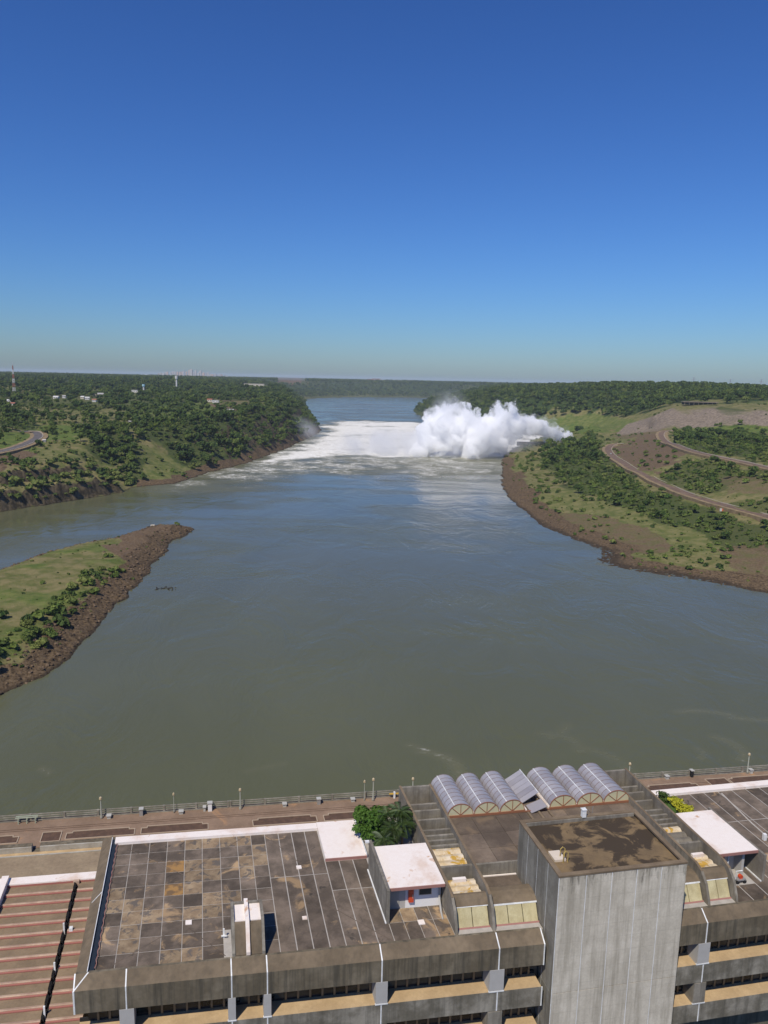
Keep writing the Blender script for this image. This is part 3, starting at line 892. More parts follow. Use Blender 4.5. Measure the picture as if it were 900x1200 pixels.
keep_ = ~is_obj
left_ = keep_ & (PX < 0.02 * PY)
right_ = keep_ & ~left_
P3 = np.stack([PX, PY, PZ - 0.3], -1)
scatter('wood', P3[left_], PS[left_], PR[left_], PK[left_], proto_col, 'dark green woods covering the left plateau and far hills')
scatter('wood', P3[right_], PS[right_], PR[right_], PK[right_], proto_col, 'dense green forest on the ridge behind the right bank')
# --- shrubs and bushes
QUARP = [([(725, 512), (735, 497), (765, 488), (785, 479), (800, 474), (905, 475), (905, 500), (870, 497), (800, 503), (760, 506)], 1.0)]
QX, QY = polar_grid(250, 1500, 2.2, 0.0028)
QZ, QD, QP = terrain(QX, QY)
qd = np.hypot(QX, QY)
ux, uy = survey(QX, QY, QZ)
f3 = fbm(QX, QY, 22.0, 3, 61.0); f4 = fbm(QX, QY, 70.0, 3, 62.0)
den = np.where(f3 > 0.08, 0.62, 0.07) * np.where(f4 > -0.1, 1.0, 0.5)
den = np.where(cover(WOODS, ux, uy) > 0.3, 0.6, den)
den = np.where(cover(SOILY, ux, uy) > 0.3, den * 0.4, den)
den = np.where(cover(GRASSY, ux, uy) > 0.3, den * 0.55, den)
cliff = (ux < 160) & (uy > 540) & (uy < 602) & ~QP
den = np.where(cliff, np.where(f3 > -0.05, 0.75, 0.1), den)
pen_bush = QP & (QD > 10) & (QD < 26) & (uy > 668)
den = np.where(QP, 0.13, den); den = np.where(pen_bush, np.where(f3 > -0.3, 0.7, 0.2), den)
den = np.where(QP & (uy < 660) & (ux < 130) & (f4 > .0), 0.30, den)
den = np.where((QD < 14) & ~QP & ~cliff, den * 0.12, den)
den = np.where((ux > 740) & (ux < 860) & (uy > 640) & (uy < 672), 0.30, den)
den = np.where(cover(QUARP, ux, uy) > .5, 0.02, den)
oks = (QD > 3) & (QZ > 0.6) & (rng.uniform(0, 1, QX.shape) < den) & ~near_road(QX, QY, 8.0) & (np.abs(np.arctan2(QX, QY)) < 0.64)
QX, QY, QZ, QP = QX[oks], QY[oks], QZ[oks], QP[oks]; qd = qd[oks]; cl_ = cliff[oks]; pb_ = pen_bush[oks]
n = len(QX)
QS = (0.25 + 1.5 * rng.uniform(0, 1, n) ** 2.4) * np.where(QP, 1.25, 1.0) * np.where(cl_, 1.5, 1.0) * np.where(qd > 700, 1.3, 1.0) * np.where(QP & ~pb_ & (rng.uniform(0, 1, n) < .93), 0.3, 1.0)
QR = rng.uniform(0, 6.28, n); QK = rng.randint(0, 4, n)
Q3 = np.stack([QX, QY, QZ - 0.15], -1)
for msk, lb in ((QP, 'green bushes on the rocky edge of the grassy peninsula'), (~QP & (QX < 0), 'low scrub on the left cliff and plateau meadow'), (~QP & (QX >= 0), 'low scrub on the right bank slopes')):
    scatter('scrub', Q3[msk], QS[msk], QR[msk], QK[msk], shrub_col, lb)
# --- boulders on the shores
BX, BY = polar_grid(240, 760, 1.1, 0.0019)
BZ, BD, BP = terrain(BX, BY)
f5 = fbm(BX, BY, 14.0, 3, 71.0)
bden = np.where(BP, np.where(BD < 16, 0.55 * (f5 > -0.25) + .08, 0.004), np.where((BD < 10) & (BX > 0), 0.12, 0.0))
okb = (BD > -0.5) & (rng.uniform(0, 1, BX.shape) < bden) & (np.abs(np.arctan2(BX, BY)) < 0.62)
BX, BY, BZ, BP = BX[okb], BY[okb], BZ[okb], BP[okb]
n = len(BX)
BS = rng.uniform(0.25, 1.0, n) ** 2.2 * 1.15
B3 = np.stack([BX, BY, BZ + 0.1], -1)
for msk, lb in ((BP, 'brown boulders piled along the peninsula shore'), (~BP, 'brown stones along the right shore')):
    scatter('rocks', B3[msk], BS[msk], rng.uniform(0, 6.28, msk.sum()), rng.randint(0, 4, msk.sum()), rocks_col, lb)

# ------------------------------------------------------------------ spillway: jet, plume of spray, mist
m_spray = bpy.data.materials.new('water_spray'); m_spray.use_nodes = True
nt = m_spray.node_tree; nt.nodes.clear()
out = N(nt, 'ShaderNodeOutputMaterial'); pv = N(nt, 'ShaderNodeVolumePrincipled')
pv.inputs['Color'].default_value = (1.0, 1.0, 1.0, 1); pv.inputs['Anisotropy'].default_value = 0.0
sn = noise_n(nt, pos_n(nt, (1.0, 1.0, 0.6)), 0.075, 6, 0.68, 0.9)
nt.links.new(math_n(nt, 'MULTIPLY', ramp_n(nt, sn, 0.36, 0.68), 0.38), pv.inputs['Density'])
nt.links.new(pv.outputs[0], out.inputs['Volume'])
rs = random.Random(3)
balls = []
def lobe(px, py, y, r, n, jit):
    c = at_depth(px, py, y)
    for i in range(n):
        q = Vector((rs.gauss(0, 1), rs.gauss(0, 1), rs.gauss(0, 1.0))) * jit
        balls.append((c + q, r * rs.uniform(0.35, 0.95)))
        if py < 500:
            for kk in range(3):
                balls.append((c + q + Vector((rs.gauss(0, .25) * r, rs.gauss(0, .25) * r, r * (.45 + .36 * kk))), r * (.42 - .11 * kk)))
PLY = 1190.0
for px, py, dy, r, n, jit in ((500, 520, 0, 15, 9, 9), (507, 500, 10, 12, 9, 8), (518, 492, 20, 13, 10, 8), (523, 481, 25, 7, 8, 5), (530, 505, 10, 18, 12, 12), (540, 488, 25, 11, 10, 8), (552, 496, 20, 13, 10, 8), (560, 515, 5, 18, 12, 12),
                              (572, 500, 30, 13, 10, 8), (580, 485, 40, 9, 9, 6), (584, 477, 44, 5, 7, 4), (592, 492, 40, 11, 10, 8), (602, 490, 45, 7, 8, 5), (604, 503, 40, 12, 10, 8), (585, 515, 15, 15, 10, 10), (545, 525, -8, 12, 9, 9), (520, 528, -8, 9, 8, 9), (575, 527, -8, 8, 8, 8)):
    lobe(px, py, PLY + dy, r, n, jit)
for i in range(26):   # jet thrown from the flip bucket on the right
    t = i / 25.0
    c0 = at_depth(668, 513, 1300.0).lerp(at_depth(606, 500, 1245.0), t)
    c0.z += 9 * math.sin(math.pi * t * .8)
    for j in range(5):
        balls.append((c0 + Vector((rs.gauss(0, 4), rs.gauss(0, 6), rs.gauss(0, 2.0 + 3 * t) - 3)), (2.6 + 7.5 * t ** 0.7) * rs.uniform(.6, 1.1)))
bm = bmesh.new(); bmesh.ops.create_icosphere(bm, subdivisions=2, radius=1.0)
iv = [v.co.copy() for v in bm.verts]; fv = [tuple(v.index for v in f.verts) for f in bm.faces]; bm.free()
def blob(name, grow, voxel, bil, mt, drop):
    V, F = [], []
    for c, r in balls:
        r = r * grow
        if r < drop: continue
        k = len(V)
        V += [(c + q * r) for q in iv]
        F += [tuple(i + k for i in f) for f in fv]
    o = mk(name, V, F, mt, origin=at_depth(550, 536, PLY), smooth=True)
    md = o.modifiers.new('union', 'REMESH'); md.mode = 'VOXEL'; md.voxel_size = voxel; md.use_smooth_shade = True
    for sz, st in bil:
        tx = bpy.data.textures.new('billow', 'CLOUDS'); tx.noise_scale = sz; tx.noise_depth = 4
        md = o.modifiers.new('billow', 'DISPLACE'); md.texture = tx; md.strength = st; md.mid_level = 0.5; md.texture_coords = 'GLOBAL'
    return o
plume = blob('spray_plume', 1.12, 1.6, ((16.0, 15.0), (6.0, 8.0), (2.6, 4.0)), m_spray, 0.0)
m_spray.cycles.volume_step_rate = 0.22 if hasattr(m_spray.cycles, 'volume_step_rate') else 1.0
veil = blob('spray_veil', 1.7, 3.0, ((30.0, 34.0), (10.0, 16.0), (4.0, 6.0)), None, 3.0)
m_veil = bpy.data.materials.new('spray_veil'); m_veil.use_nodes = True
nt = m_veil.node_tree; nt.nodes.clear()
out = N(nt, 'ShaderNodeOutputMaterial'); pv = N(nt, 'ShaderNodeVolumePrincipled')
pv.inputs['Color'].default_value = (1.0, 1.0, 1.0, 1)
vn = noise_n(nt, pos_n(nt, (0.8, 0.8, 1.0)), 0.035, 6, 0.66, 1.4)
nt.links.new(math_n(nt, 'MULTIPLY', ramp_n(nt, vn, 0.42, 0.72), 0.06), pv.inputs['Density'])
nt.links.new(pv.outputs[0], out.inputs['Volume'])
m_veil.cycles.volume_step_rate = 0.4 if hasattr(m_veil.cycles, 'volume_step_rate') else 1.0
veil.data.materials.clear(); veil.data.materials.append(m_veil)
tag(veil, 'thin torn veil of spray drifting round the plume', 'spray', kind='stuff')
tag(plume, 'towering white plume of spray where the spillway jet hits the river', 'spray', kind='stuff')

m_mist = bpy.data.materials.new('drifting_mist'); m_mist.use_nodes = True
nt = m_mist.node_tree; nt.nodes.clear()
out = N(nt, 'ShaderNodeOutputMaterial'); pv = N(nt, 'ShaderNodeVolumePrincipled')
pv.inputs['Color'].default_value = (0.97, 0.97, 0.97, 1); pv.inputs['Anisotropy'].default_value = 0.2
tc = N(nt, 'ShaderNodeTexCoord')
ln_ = N(nt, 'ShaderNodeVectorMath', operation='LENGTH'); nt.links.new(tc.outputs['Object'], ln_.inputs[0])
fall = ramp_n(nt, ln_.outputs['Value'], 1.0, 0.15)
mn = noise_n(nt, pos_n(nt), 0.022, 5, 0.6, 0.6)
dn = math_n(nt, 'MULTIPLY', fall, math_n(nt, 'MULTIPLY', ramp_n(nt, mn, 0.38, 0.72), 0.05))
nt.links.new(dn, pv.inputs['Density']); nt.links.new(pv.outputs[0], out.inputs['Volume'])
m_mist.cycles.volume_step_rate = 0.5 if hasattr(m_mist.cycles, 'volume_step_rate') else 1.0
def mist(px, py, y, sx_, sy_, sz_, label):
    c = at_depth(px, py, y)
    bm = bmesh.new(); bmesh.ops.create_icosphere(bm, subdivisions=3, radius=1.0)
    me = bpy.data.meshes.new('mist'); bm.to_mesh(me); bm.free(); me.materials.append(m_mist)
    o = bpy.data.objects.new('mist', me); COL.objects.link(o)
    o.location = c; o.scale = (sx_, sy_, sz_)
    tag(o, label, 'mist', kind='stuff')
mist(455, 522, 1200, 110, 100, 32, 'thin white mist drifting over the foam left of the plume')
mist(528, 478, 1230, 38, 40, 34, 'wisp of spray blowing off the top of the plume')
mist(345, 508, 1500, 60, 120, 40, 'pale haze of spray against the left bank')
mist(560, 515, 1200, 120, 80, 40, 'fine spray shrouding the plume')

# concrete lip of the spillway on the right bank
m_lip = weathered('spillway_concrete', (0.36, 0.29, 0.2), (0.2, 0.16, 0.11), 0.15, 0.9, bump=0.1)
q = land_hit(628, 521)
V, F = join([wbox(q.x - 14, q.y + 4, q.z - 3, 34, 7, 6.5, R(4)), wbox(q.x + 16, q.y + 8, q.z - 3, 30, 6, 4.5, R(8))])
tag(mk('spillway_wall', V, F, m_lip, origin=q), 'low tan concrete spillway wall on the headland right of the plume', 'wall')

# ------------------------------------------------------------------ buildings on the plateau
m_white = plain('whitewash', (0.60, 0.58, 0.54), 0.8)
m_cream = plain('cream_render', (0.6, 0.53, 0.42), 0.8)
m_tile = plain('clay_tiles', (0.32, 0.12, 0.07), 0.85)
m_grey = plain('grey_sheet_roof', (0.35, 0.34, 0.33), 0.7)
m_glass = plain('dark_window', (0.03, 0.035, 0.04), 0.2)
def house(px, py, w, dp_, h, wall, roof, label, group='houses on the left plateau', gable=True, rz=0.0):
    w *= .75; dp_ *= .8; h *= .8
    q = land_hit(px, py)
    e = thing('house', label, 'house', (q.x, q.y, q.z - 0.5), group)
    V, F = wbox(q.x, q.y, q.z - 0.5, w, dp_, h + .5, rz)
    mk('wall', V, F, wall, e)
    c, s = math.cos(rz), math.sin(rz)
    def l(x, y, z): return (q.x + x * c - y * s, q.y + x * s + y * c, q.z + z)
    if gable:
        V = [l(a * (w / 2 + .5), b_ * (dp_ / 2 + .5), h) for a, b_ in ((-1, -1), (1, -1), (1, 1), (-1, 1))] + [l(-w / 2 - .5, 0, h + dp_ * .28), l(w / 2 + .5, 0, h + dp_ * .28)]
        F = [(0, 1, 5, 4), (2, 3, 4, 5), (1, 2, 5), (3, 0, 4), (3, 2, 1, 0)]
    else:
        V, F = wbox(q.x, q.y, q.z + h, w + .8, dp_ + .8, .5, rz)
    mk('roof', V, F, roof, e)
    for i in range(max(2, int(w / 5))):
        x = -w / 2 + (i + .5) * w / max(2, int(w / 5))
        V = [l(x + a, -dp_ / 2 - .06, z) for a, z in ((-.7, h * .35), (.7, h * .35), (.7, h * .72), (-.7, h * .72))]
        V += [l(x + a, -dp_ / 2 + .1, z) for a, z in ((-.7, h * .35), (.7, h * .35), (.7, h * .72), (-.7, h * .72))]
        mk('window', V, list(BOXF), m_glass, e)
house(66, 467.5, 13, 9, 5, m_white, m_white, 'small white house, right one of a pair left of the long grey roof')
house(75.5, 466.5, 9, 8, 5, m_white, m_grey, 'small white house with grey roof among the plateau trees')
house(97, 467.5, 9, 8, 5, m_cream, m_white, 'left of two small touching white houses on the plateau')
house(102.5, 468.5, 11, 8, 5, m_white, m_white, 'right of two small touching white houses on the plateau', rz=.2)
house(111, 471, 10, 8, 5, m_white, m_tile, 'small house with a reddish roof on the left plateau')
house(117, 464.5, 34, 12, 6, m_cream, m_grey, 'long low building with pale grey roof on the left plateau', rz=.1)
house(11, 472.5, 10, 8, 6, m_white, m_white, 'white house at the far left edge beside a red roof')
house(15.5, 475, 9, 8, 4, m_white, m_tile, 'low white house with red tiles at the far left edge')
house(52, 518, 4, 3, 2.6, m_white, m_white, 'tiny white hut on the meadow right of the road bend', rz=.3)
house(12.5, 498, 4, 3, 2.6, m_white, m_grey, 'tiny white hut among trees above the left road')
house(152.5, 495.5, 4, 3, 2.6, m_white, m_white, 'tiny white hut above the wooded left slope')
house(158, 460, 22, 12, 7, m_white, m_white, 'white flat-roofed building left of the blue water tank', gable=False)
house(164.5, 460.5, 16, 10, 6, m_cream, m_cream, 'cream flat-roofed building next to the blue water tank', gable=False)
house(253, 472.5, 17, 10, 7, m_white, m_white, 'bright white building by the bare red ground', gable=False)
house(246, 471, 14, 9, 6, m_cream, m_tile, 'cream building with red roof by the bare red ground')
house(270, 482.5, 16, 7, 4, m_cream, m_grey, 'long cream shed at the edge of the bare ground')
house(298, 452.5, 110, 30, 12, m_cream, m_cream, 'long pale building beyond the left woods', gable=False, rz=.1)
house(574, 453.5, 26, 20, 16, m_white, m_white, 'left of two white buildings on the skyline behind the plume', 'white skyline buildings behind the plume', gable=False)
house(582.5, 453.5, 30, 20, 16, m_white, m_white, 'right of two white buildings on the skyline behind the plume', 'white skyline buildings behind the plume', gable=False)
# far town along the river bend
for i, (px, w, h, wl_, rf, lb) in enumerate(((434, 90, 45, m_cream, m_tile, 'red and cream block at the left end of the far riverside town'), (441, 120, 60, m_white, m_tile, 'tall white block with red roof in the far riverside town'), (447, 60, 40, m_white, m_white, 'small white block beside the tall one in the far riverside town'),
                                             (466, 130, 34, m_cream, m_grey, 'low cream block in the middle of the far riverside town'), (481, 90, 34, m_white, m_grey, 'white block with grey roof in the far riverside town'), (494, 70, 26, m_cream, m_white, 'rightmost low pale block of the far riverside town'))):
    q = at_depth(px, 447.5, 7600.0); q.z = hgt(q.x, q.y)
    e = thing('apartment_block', lb, 'building', q, 'far riverside town')
    w *= .62; h *= .42
    V, F = wbox(q.x, q.y, q.z - 4, w, 40, h + 4); mk('wall', V, F, wl_, e)
    V, F = wbox(q.x, q.y, q.z + h, w + 6, 46, 5); mk('roof', V, F, rf, e)
# city skyline
m_tow = [plain('tower_white', (0.46, 0.44, 0.42), 0.8), plain('tower_pink', (0.52, 0.40, 0.34), 0.8), plain('tower_grey', (0.4, 0.4, 0.42), 0.8)]
rs = random.Random(12)
towers_ = []
ORD = 'first second third fourth fifth sixth seventh eighth ninth tenth eleventh twelfth thirteenth fourteenth fifteenth sixteenth seventeenth eighteenth nineteenth twentieth twenty-first twenty-second twenty-third twenty-fourth twenty-fifth twenty-sixth twenty-seventh twenty-eighth twenty-ninth thirtieth'.split()
for i in range(30):
    px = 186 + i * 2.75 + rs.uniform(-.6, .6)
    y = 9200 + rs.uniform(-700, 700)
    q = at_depth(px, 443, y); q.z = hgt(q.x, q.y)
    core = math.exp(-((px - 222) / 26.0) ** 2)
    h = (22 + 62 * core * rs.uniform(.35, 1.0) + rs.uniform(0, 14))
    w = rs.uniform(16, 34)
    m_ = rs.choice(m_tow)
    shape = 'tall' if h > 66 else 'mid-height' if h > 44 else 'low'
    tone = {'tower_white': 'whitish', 'tower_pink': 'pinkish', 'tower_grey': 'greyish'}[m_.name]
    side = 'left part' if px < 206 else 'middle' if px < 240 else 'right part'
    towers_.append((px, '%s %s' % (shape, tone)))
    V, F = join([wbox(q.x, q.y, q.z - 5, w, w * .8, h + 5), wbox(q.x + w * .1, q.y, q.z + h, w * .45, w * .4, 6)])
    tag(mk('city_tower', V, F, m_, origin=q), '%s %s tower block, %s from the left in the far city skyline' % (shape, tone, ORD[i]), 'tower block', 'far city skyline')
for px, py, w, lb in ((91, 442, 260, 'long white factory roof on the far left horizon'), (172, 442.5, 90, 'small white shed left of the far city')):
    q = at_depth(px, py, 8000); q.z = hgt(q.x, q.y)
    V, F = join([wbox(q.x, q.y, q.z - 3, w, 50, 22), wbox(q.x, q.y, q.z + 19, w * 1.03, 56, 3)])
    tag(mk('factory', V, F, m_white, origin=q), lb, 'factory')
# water towers
def water_tower(px, py, h, r, mt, label):
    q = land_hit(px, py)
    e = thing('water_tower', label, 'water tower', q)
    V, F = tube([(q.x, q.y, q.z - 1), (q.x, q.y, q.z + h * .7)], r * .55, 10); mk('shaft', V, F, m_white, e)
    V, F = tube([(q.x, q.y, q.z + h * .66), (q.x, q.y, q.z + h * .72), (q.x, q.y, q.z + h)], [r * .6, r, r], 12); mk('tank', V, F, mt, e)
water_tower(168.5, 459, 19, 3.8, plain('pale_blue_tank', (0.35, 0.55, 0.62), .5), 'pale blue water tank standing above the plateau houses')
water_tower(207, 453, 34, 4.6, m_white, 'slim white water tower in front of the far city')
# red and white lattice mast
m_red = plain('signal_red', (0.32, 0.12, 0.08), .6)
q = land_hit(17, 464)
e = thing('radio_mast', 'red and white lattice radio mast at the far left', 'mast', q)
Hm = 62.0
for s_ in range(7):
    ps = []
    z0, z1 = q.z + Hm * s_ / 7, q.z + Hm * (s_ + 1) / 7
    w0, w1 = 2.6 - 2.1 * s_ / 7, 2.6 - 2.1 * (s_ + 1) / 7
    cs = [(-1, -1), (1, -1), (1, 1), (-1, 1)]
    for k in range(4):
        a, b_ = cs[k], cs[(k + 1) % 4]
        ps.append(tube([(q.x + a[0] * w0, q.y + a[1] * w0, z0), (q.x + a[0] * w1, q.y + a[1] * w1, z1)], .24, 4))
        ps.append(tube([(q.x + a[0] * w0, q.y + a[1] * w0, z0), (q.x + b_[0] * w1, q.y + b_[1] * w1, z1)], .13, 4))
        ps.append(tube([(q.x + b_[0] * w0, q.y + b_[1] * w0, z0), (q.x + a[0] * w1, q.y + a[1] * w1, z1)], .2, 4))
    V, F = join(ps)
    mk('mast_section', V, F, m_red if s_ % 2 == 0 else m_white, e)
V, F = tube([(q.x, q.y, q.z + Hm), (q.x, q.y, q.z + Hm + 7)], .2, 5); mk('antenna', V, F, m_white, e)
# pylons on the right horizon
m_steel = plain('galvanised_steel', (0.42, 0.43, 0.45), .5, .3)
def pylon(px, h, label):
    q = at_depth(px, 455.5 if px < 830 else 457, 3100); q.z = hgt(q.x, q.y)
    h = h + max(0, 106 - q.z)
    e = thing('power_pylon', label, 'pylon', q, 'power pylons on the right horizon')
    ps = []
    def leg(z): return 5.0 * (1 - z / h) ** 1.3 + .9
    zs = [0, h * .25, h * .5, h * .7, h * .85, h]
    cs = [(-1, -1), (1, -1), (1, 1), (-1, 1)]
    for z0, z1 in zip(zs[:-1], zs[1:]):
        w0, w1 = leg(z0), leg(z1)
        for k in range(4):
            a, b_ = cs[k], cs[(k + 1) % 4]
            ps.append(tube([(q.x + a[0] * w0, q.y + a[1] * w0, q.z + z0 - .5), (q.x + a[0] * w1, q.y + a[1] * w1, q.z + z1)], .32, 4))
            ps.append(tube([(q.x + a[0] * w0, q.y + a[1] * w0, q.z + z0), (q.x + b_[0] * w1, q.y + b_[1] * w1, q.z + z1)], .2, 4))
    V, F = join(ps); mk('lattice_body', V, F, m_steel, e)
    for zz, wd in ((h * .82, 11), (h * .98, 8)):
        V, F = join([tube([(q.x - wd, q.y, q.z + zz), (q.x, q.y, q.z + zz + 1.4), (q.x + wd, q.y, q.z + zz)], .34, 4), tube([(q.x - wd, q.y, q.z + zz), (q.x + wd, q.y, q.z + zz)], .34, 4)])
        mk('cross_arm', V, F, m_steel, e)
pylon(812, 44, 'leftmost of three power pylons on the right horizon')
pylon(855, 40, 'middle one of three power pylons on the right horizon')
pylon(891, 42, 'rightmost of three power pylons on the right horizon')
# long low shelter on the quarry rim
q = land_hit(820, 474.5)
e = thing('long_shelter', 'long low flat-roofed shelter on the rim of the quarry wall', 'shelter', q)
m_shel = plain('weathered_roof', (0.2, 0.16, 0.12), .9)
V, F = wbox(q.x, q.y, q.z + 4.2, 62, 13, 1.2, R(-6)); mk('roof', V, F, m_shel, e)
V, F = wbox(q.x, q.y + 4.5, q.z - .5, 60, 1.0, 4.7, R(-6)); mk('rear_wall', V, F, m_glass, e)
for i in range(8):
    V, F = wbox(q.x - 28 + i * 8, q.y - 4.5 + 2.9 - i * .84, q.z - .5, .9, .9, 4.7, R(-6)); mk('post', V, F, m_shel, e)
# small board beside the lower road, debris, hut
q = land_hit(844.5, 601)
e = thing('road_sign', 'small white and orange board beside the lower red road', 'sign', q)
V, F = wbox(q.x, q.y, q.z + .8, 2.2, .25, 2.4, .3); mk('board', V, F, m_white, e)
V, F = wbox(q.x + 1.5, q.y + .25, q.z + .8, 1.1, .25, 2.2, .3); mk('panel', V, F, plain('orange_paint', (0.6, 0.15, 0.05), .6), e)
for sx_ in (-.9, 1.7):
    V, F = wbox(q.x + sx_, q.y + .3, q.z - .3, .18, .18, 1.4, .3); mk('post', V, F, m_bark, e)
x0, y0 = ground(197, 690)
ps = []
for i in range(26):
    a = rs.uniform(0, 6.28); L = rs.uniform(.8, 3.2)
    cx, cy = x0 + rs.gauss(0, 3.4), y0 + rs.gauss(0, 1.8)
    ps.append(tube([(cx, cy, .05), (cx + math.cos(a) * L * .5, cy + math.sin(a) * L * .5, rs.uniform(.1, .5)), (cx + math.cos(a) * L, cy + math.sin(a) * L, .02)], [.16, .2, .07], 5))
V, F = join(ps)
tag(mk('driftwood', V, F, plain('wet_wood', (0.035, 0.03, 0.022), .6), origin=(x0, y0, 0)), 'dark raft of driftwood floating right of the peninsula', 'driftwood')
V, F = join([wbox(*ground(179, 617, 2.5), 1.5, 3.0, 2.6, 2.2, .4)])
tag(mk('boulder', V, F, m_cream, origin=(*ground(179, 617, 2.5), 1.5)), 'pale block on the far shore of the peninsula tip', 'block')

# white car at the bend of the lower road
ln = ROADW['lower']
kk = min(range(len(ln)), key=lambda i: abs(survey(ln[i].x, ln[i].y, ln[i].z)[0] - 716) + abs(survey(ln[i].x, ln[i].y, ln[i].z)[1] - 533))
q = ln[kk]; dv = ln[min(kk + 1, len(ln) - 1)] - ln[max(kk - 1, 0)]
ca = math.atan2(dv.y, dv.x)
gz = q.z + 1.07
e = thing('parked_car', 'tiny white car at the bend of the lower red road', 'car', (q.x, q.y, gz))
def carp(pts):
    return [(q.x + x * math.cos(ca) - y * math.sin(ca), q.y + x * math.sin(ca) + y * math.cos(ca), gz + z) for x, y, z in pts]
def hull(prof, hw, hw2):
    n = len(prof)
    return carp([(x, -(hw if z < 1.0 else hw2), z) for x, z in prof] + [(x, (hw if z < 1.0 else hw2), z) for x, z in prof]), [tuple(range(n)), tuple(range(2 * n - 1, n - 1, -1))] + [(i, n + i, n + (i + 1) % n, (i + 1) % n) for i in range(n)]
V, F = hull([(-2.1, .35), (2.1, .35), (2.15, .7), (1.2, .95), (-2.1, .98)], .85, .85); mk('body', V, F, plain('white_car_paint', (0.75, 0.75, 0.74), .25), e)
V, F = hull([(-1.9, .985), (1.1, .96), (.5, 1.45), (-1.5, 1.47)], .8, .66); mk('cabin', V, F, m_glass, e)
for x in (-1.35, 1.35):
    for y in (-.8, .8):
        c0, c1 = carp([(x, y - .1, .33), (x, y + .1, .33)])
        V, F = tube([c0, c1], .33, 10); mk('wheel', V, F, plain('tyre', (0.02, 0.02, 0.02), .9) if (x < 0 and y < 0) else bpy.data.materials['tyre'], e)

# ------------------------------------------------------------------ powerhouse: materials
DK = (0.05, 0.042, 0.032)
m_conc = weathered('stained_concrete', (0.20, 0.168, 0.118), (0.115, 0.094, 0.062), 0.35, 0.9, streak=0.75, streak_col=(0.055, 0.05, 0.038))
m_slope = weathered('brown_concrete', (0.19, 0.145, 0.095), (0.125, 0.095, 0.062), 0.3, 0.9, streak=0.25)
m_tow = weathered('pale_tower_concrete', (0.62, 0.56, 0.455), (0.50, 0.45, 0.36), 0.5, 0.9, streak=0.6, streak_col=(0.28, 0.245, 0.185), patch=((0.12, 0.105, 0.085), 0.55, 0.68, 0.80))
m_towside = weathered('stained_tower_concrete', (0.26, 0.245, 0.205), (0.18, 0.165, 0.135), 0.5, 0.9, streak=0.6, streak_col=(0.1, 0.09, 0.07))  # sides and rear carry more stain than the clean front
m_fin = weathered('grey_fin_concrete', (0.27, 0.245, 0.20), (0.17, 0.15, 0.12), 0.5, 0.9, streak=0.6, streak_col=(0.10, 0.088, 0.068))
m_spand = weathered('mossy_spandrel', (0.30, 0.275, 0.225), (0.14, 0.125, 0.095), 0.5, 0.9, streak=0.5, streak_col=(0.06, 0.055, 0.042))
m_sill = weathered('sandy_sill', (0.50, 0.36, 0.20), (0.40, 0.28, 0.15), 0.5, 0.9, streak=0.0)
m_slab = weathered('grey_roof_slab', (0.178, 0.138, 0.104), (0.092, 0.072, 0.054), 0.55, 0.92, rnd=0.30, patch=[((0.33, 0.225, 0.125), 0.36, 0.575, 0.67), ((0.06, 0.05, 0.04), 0.8, 0.62, 0.72), ((0.32, 0.17, 0.05), 0.5, 0.71, 0.76)])
m_slab2 = weathered('sandy_roof_slab', (0.33, 0.245, 0.15), (0.20, 0.14, 0.085), 0.9, 0.92, rnd=0.2, patch=[((0.13, 0.108, 0.088), 1.1, 0.52, 0.6)])
m_slab3 = weathered('rusty_roof_slab', (0.30, 0.17, 0.06), (0.15, 0.095, 0.05), 1.2, 0.92, rnd=0.2, lo=.42, hi=.58)
m_bed = plain('screed', (0.38, 0.35, 0.31), 0.9, var=.35)
m_deck = weathered('brown_deck_slab', (0.17, 0.13, 0.095), (0.105, 0.08, 0.06), 0.4, 0.92, rnd=0.25, patch=[((0.2, 0.145, 0.095), 0.3, 0.56, 0.7)])
m_towroof = weathered('mossy_tower_roof', (0.21, 0.145, 0.075), (0.15, 0.105, 0.058), 0.6, 0.95, patch=[((0.055, 0.040, 0.026), 0.34, 0.46, 0.54), ((0.30, 0.20, 0.11), 0.9, 0.66, 0.78)])
m_rim = weathered('rim_concrete', (0.22, 0.165, 0.105), (0.15, 0.11, 0.07), 0.4, 0.9)
m_wroof = weathered('white_roof_coating', (0.78, 0.70, 0.63), (0.66, 0.52, 0.42), 0.25, 0.8, patch=((0.55, 0.34, 0.20), 0.5, 0.62, 0.72), bump=0.1, lo=.3, hi=.5)
m_wpaint = weathered('white_joint_paint', (0.80, 0.80, 0.78), (0.60, 0.60, 0.58), 1.2, 0.6, bump=0.0)
m_wwall = plain('white_wall_paint', (0.74, 0.73, 0.72), 0.7, var=.06)
m_gwall = plain('grey_wall_and_shade', (0.40, 0.385, 0.36), 0.85)
m_pink = plain('pink_edging', (0.33, 0.16, 0.13), 0.8)
m_pane = weathered('dark_glass', (0.035, 0.043, 0.040), (0.012, 0.015, 0.015), 0.3, 0.15, rnd=0.7, bump=0.0)
m_mull = plain('bronze_mullion', (0.16, 0.12, 0.07), 0.5)
m_black = plain('black_and_shade', (0.012, 0.011, 0.010), 0.9)  # plain black parts; also stands for shade under windows and in the slot
m_gut = plain('bitumen_gutter', (0.022, 0.028, 0.034), 0.4, var=.3)
m_yel = weathered('cream_glazing', (0.52, 0.46, 0.27), (0.42, 0.36, 0.20), 0.9, 0.4, streak=0.3, streak_col=(0.30, 0.24, 0.12), bump=0.0)
m_wslab = weathered('lime_stained_slab', (0.66, 0.58, 0.46), (0.50, 0.38, 0.22), 0.8, 0.9, patch=[((0.45, 0.27, 0.05), 0.7, 0.52, 0.6)], bump=.1)
m_orail = plain('orange_steel', (0.27, 0.115, 0.06), 0.6)
m_fan = plain('cream_fanlight', (0.50, 0.47, 0.30), 0.5)
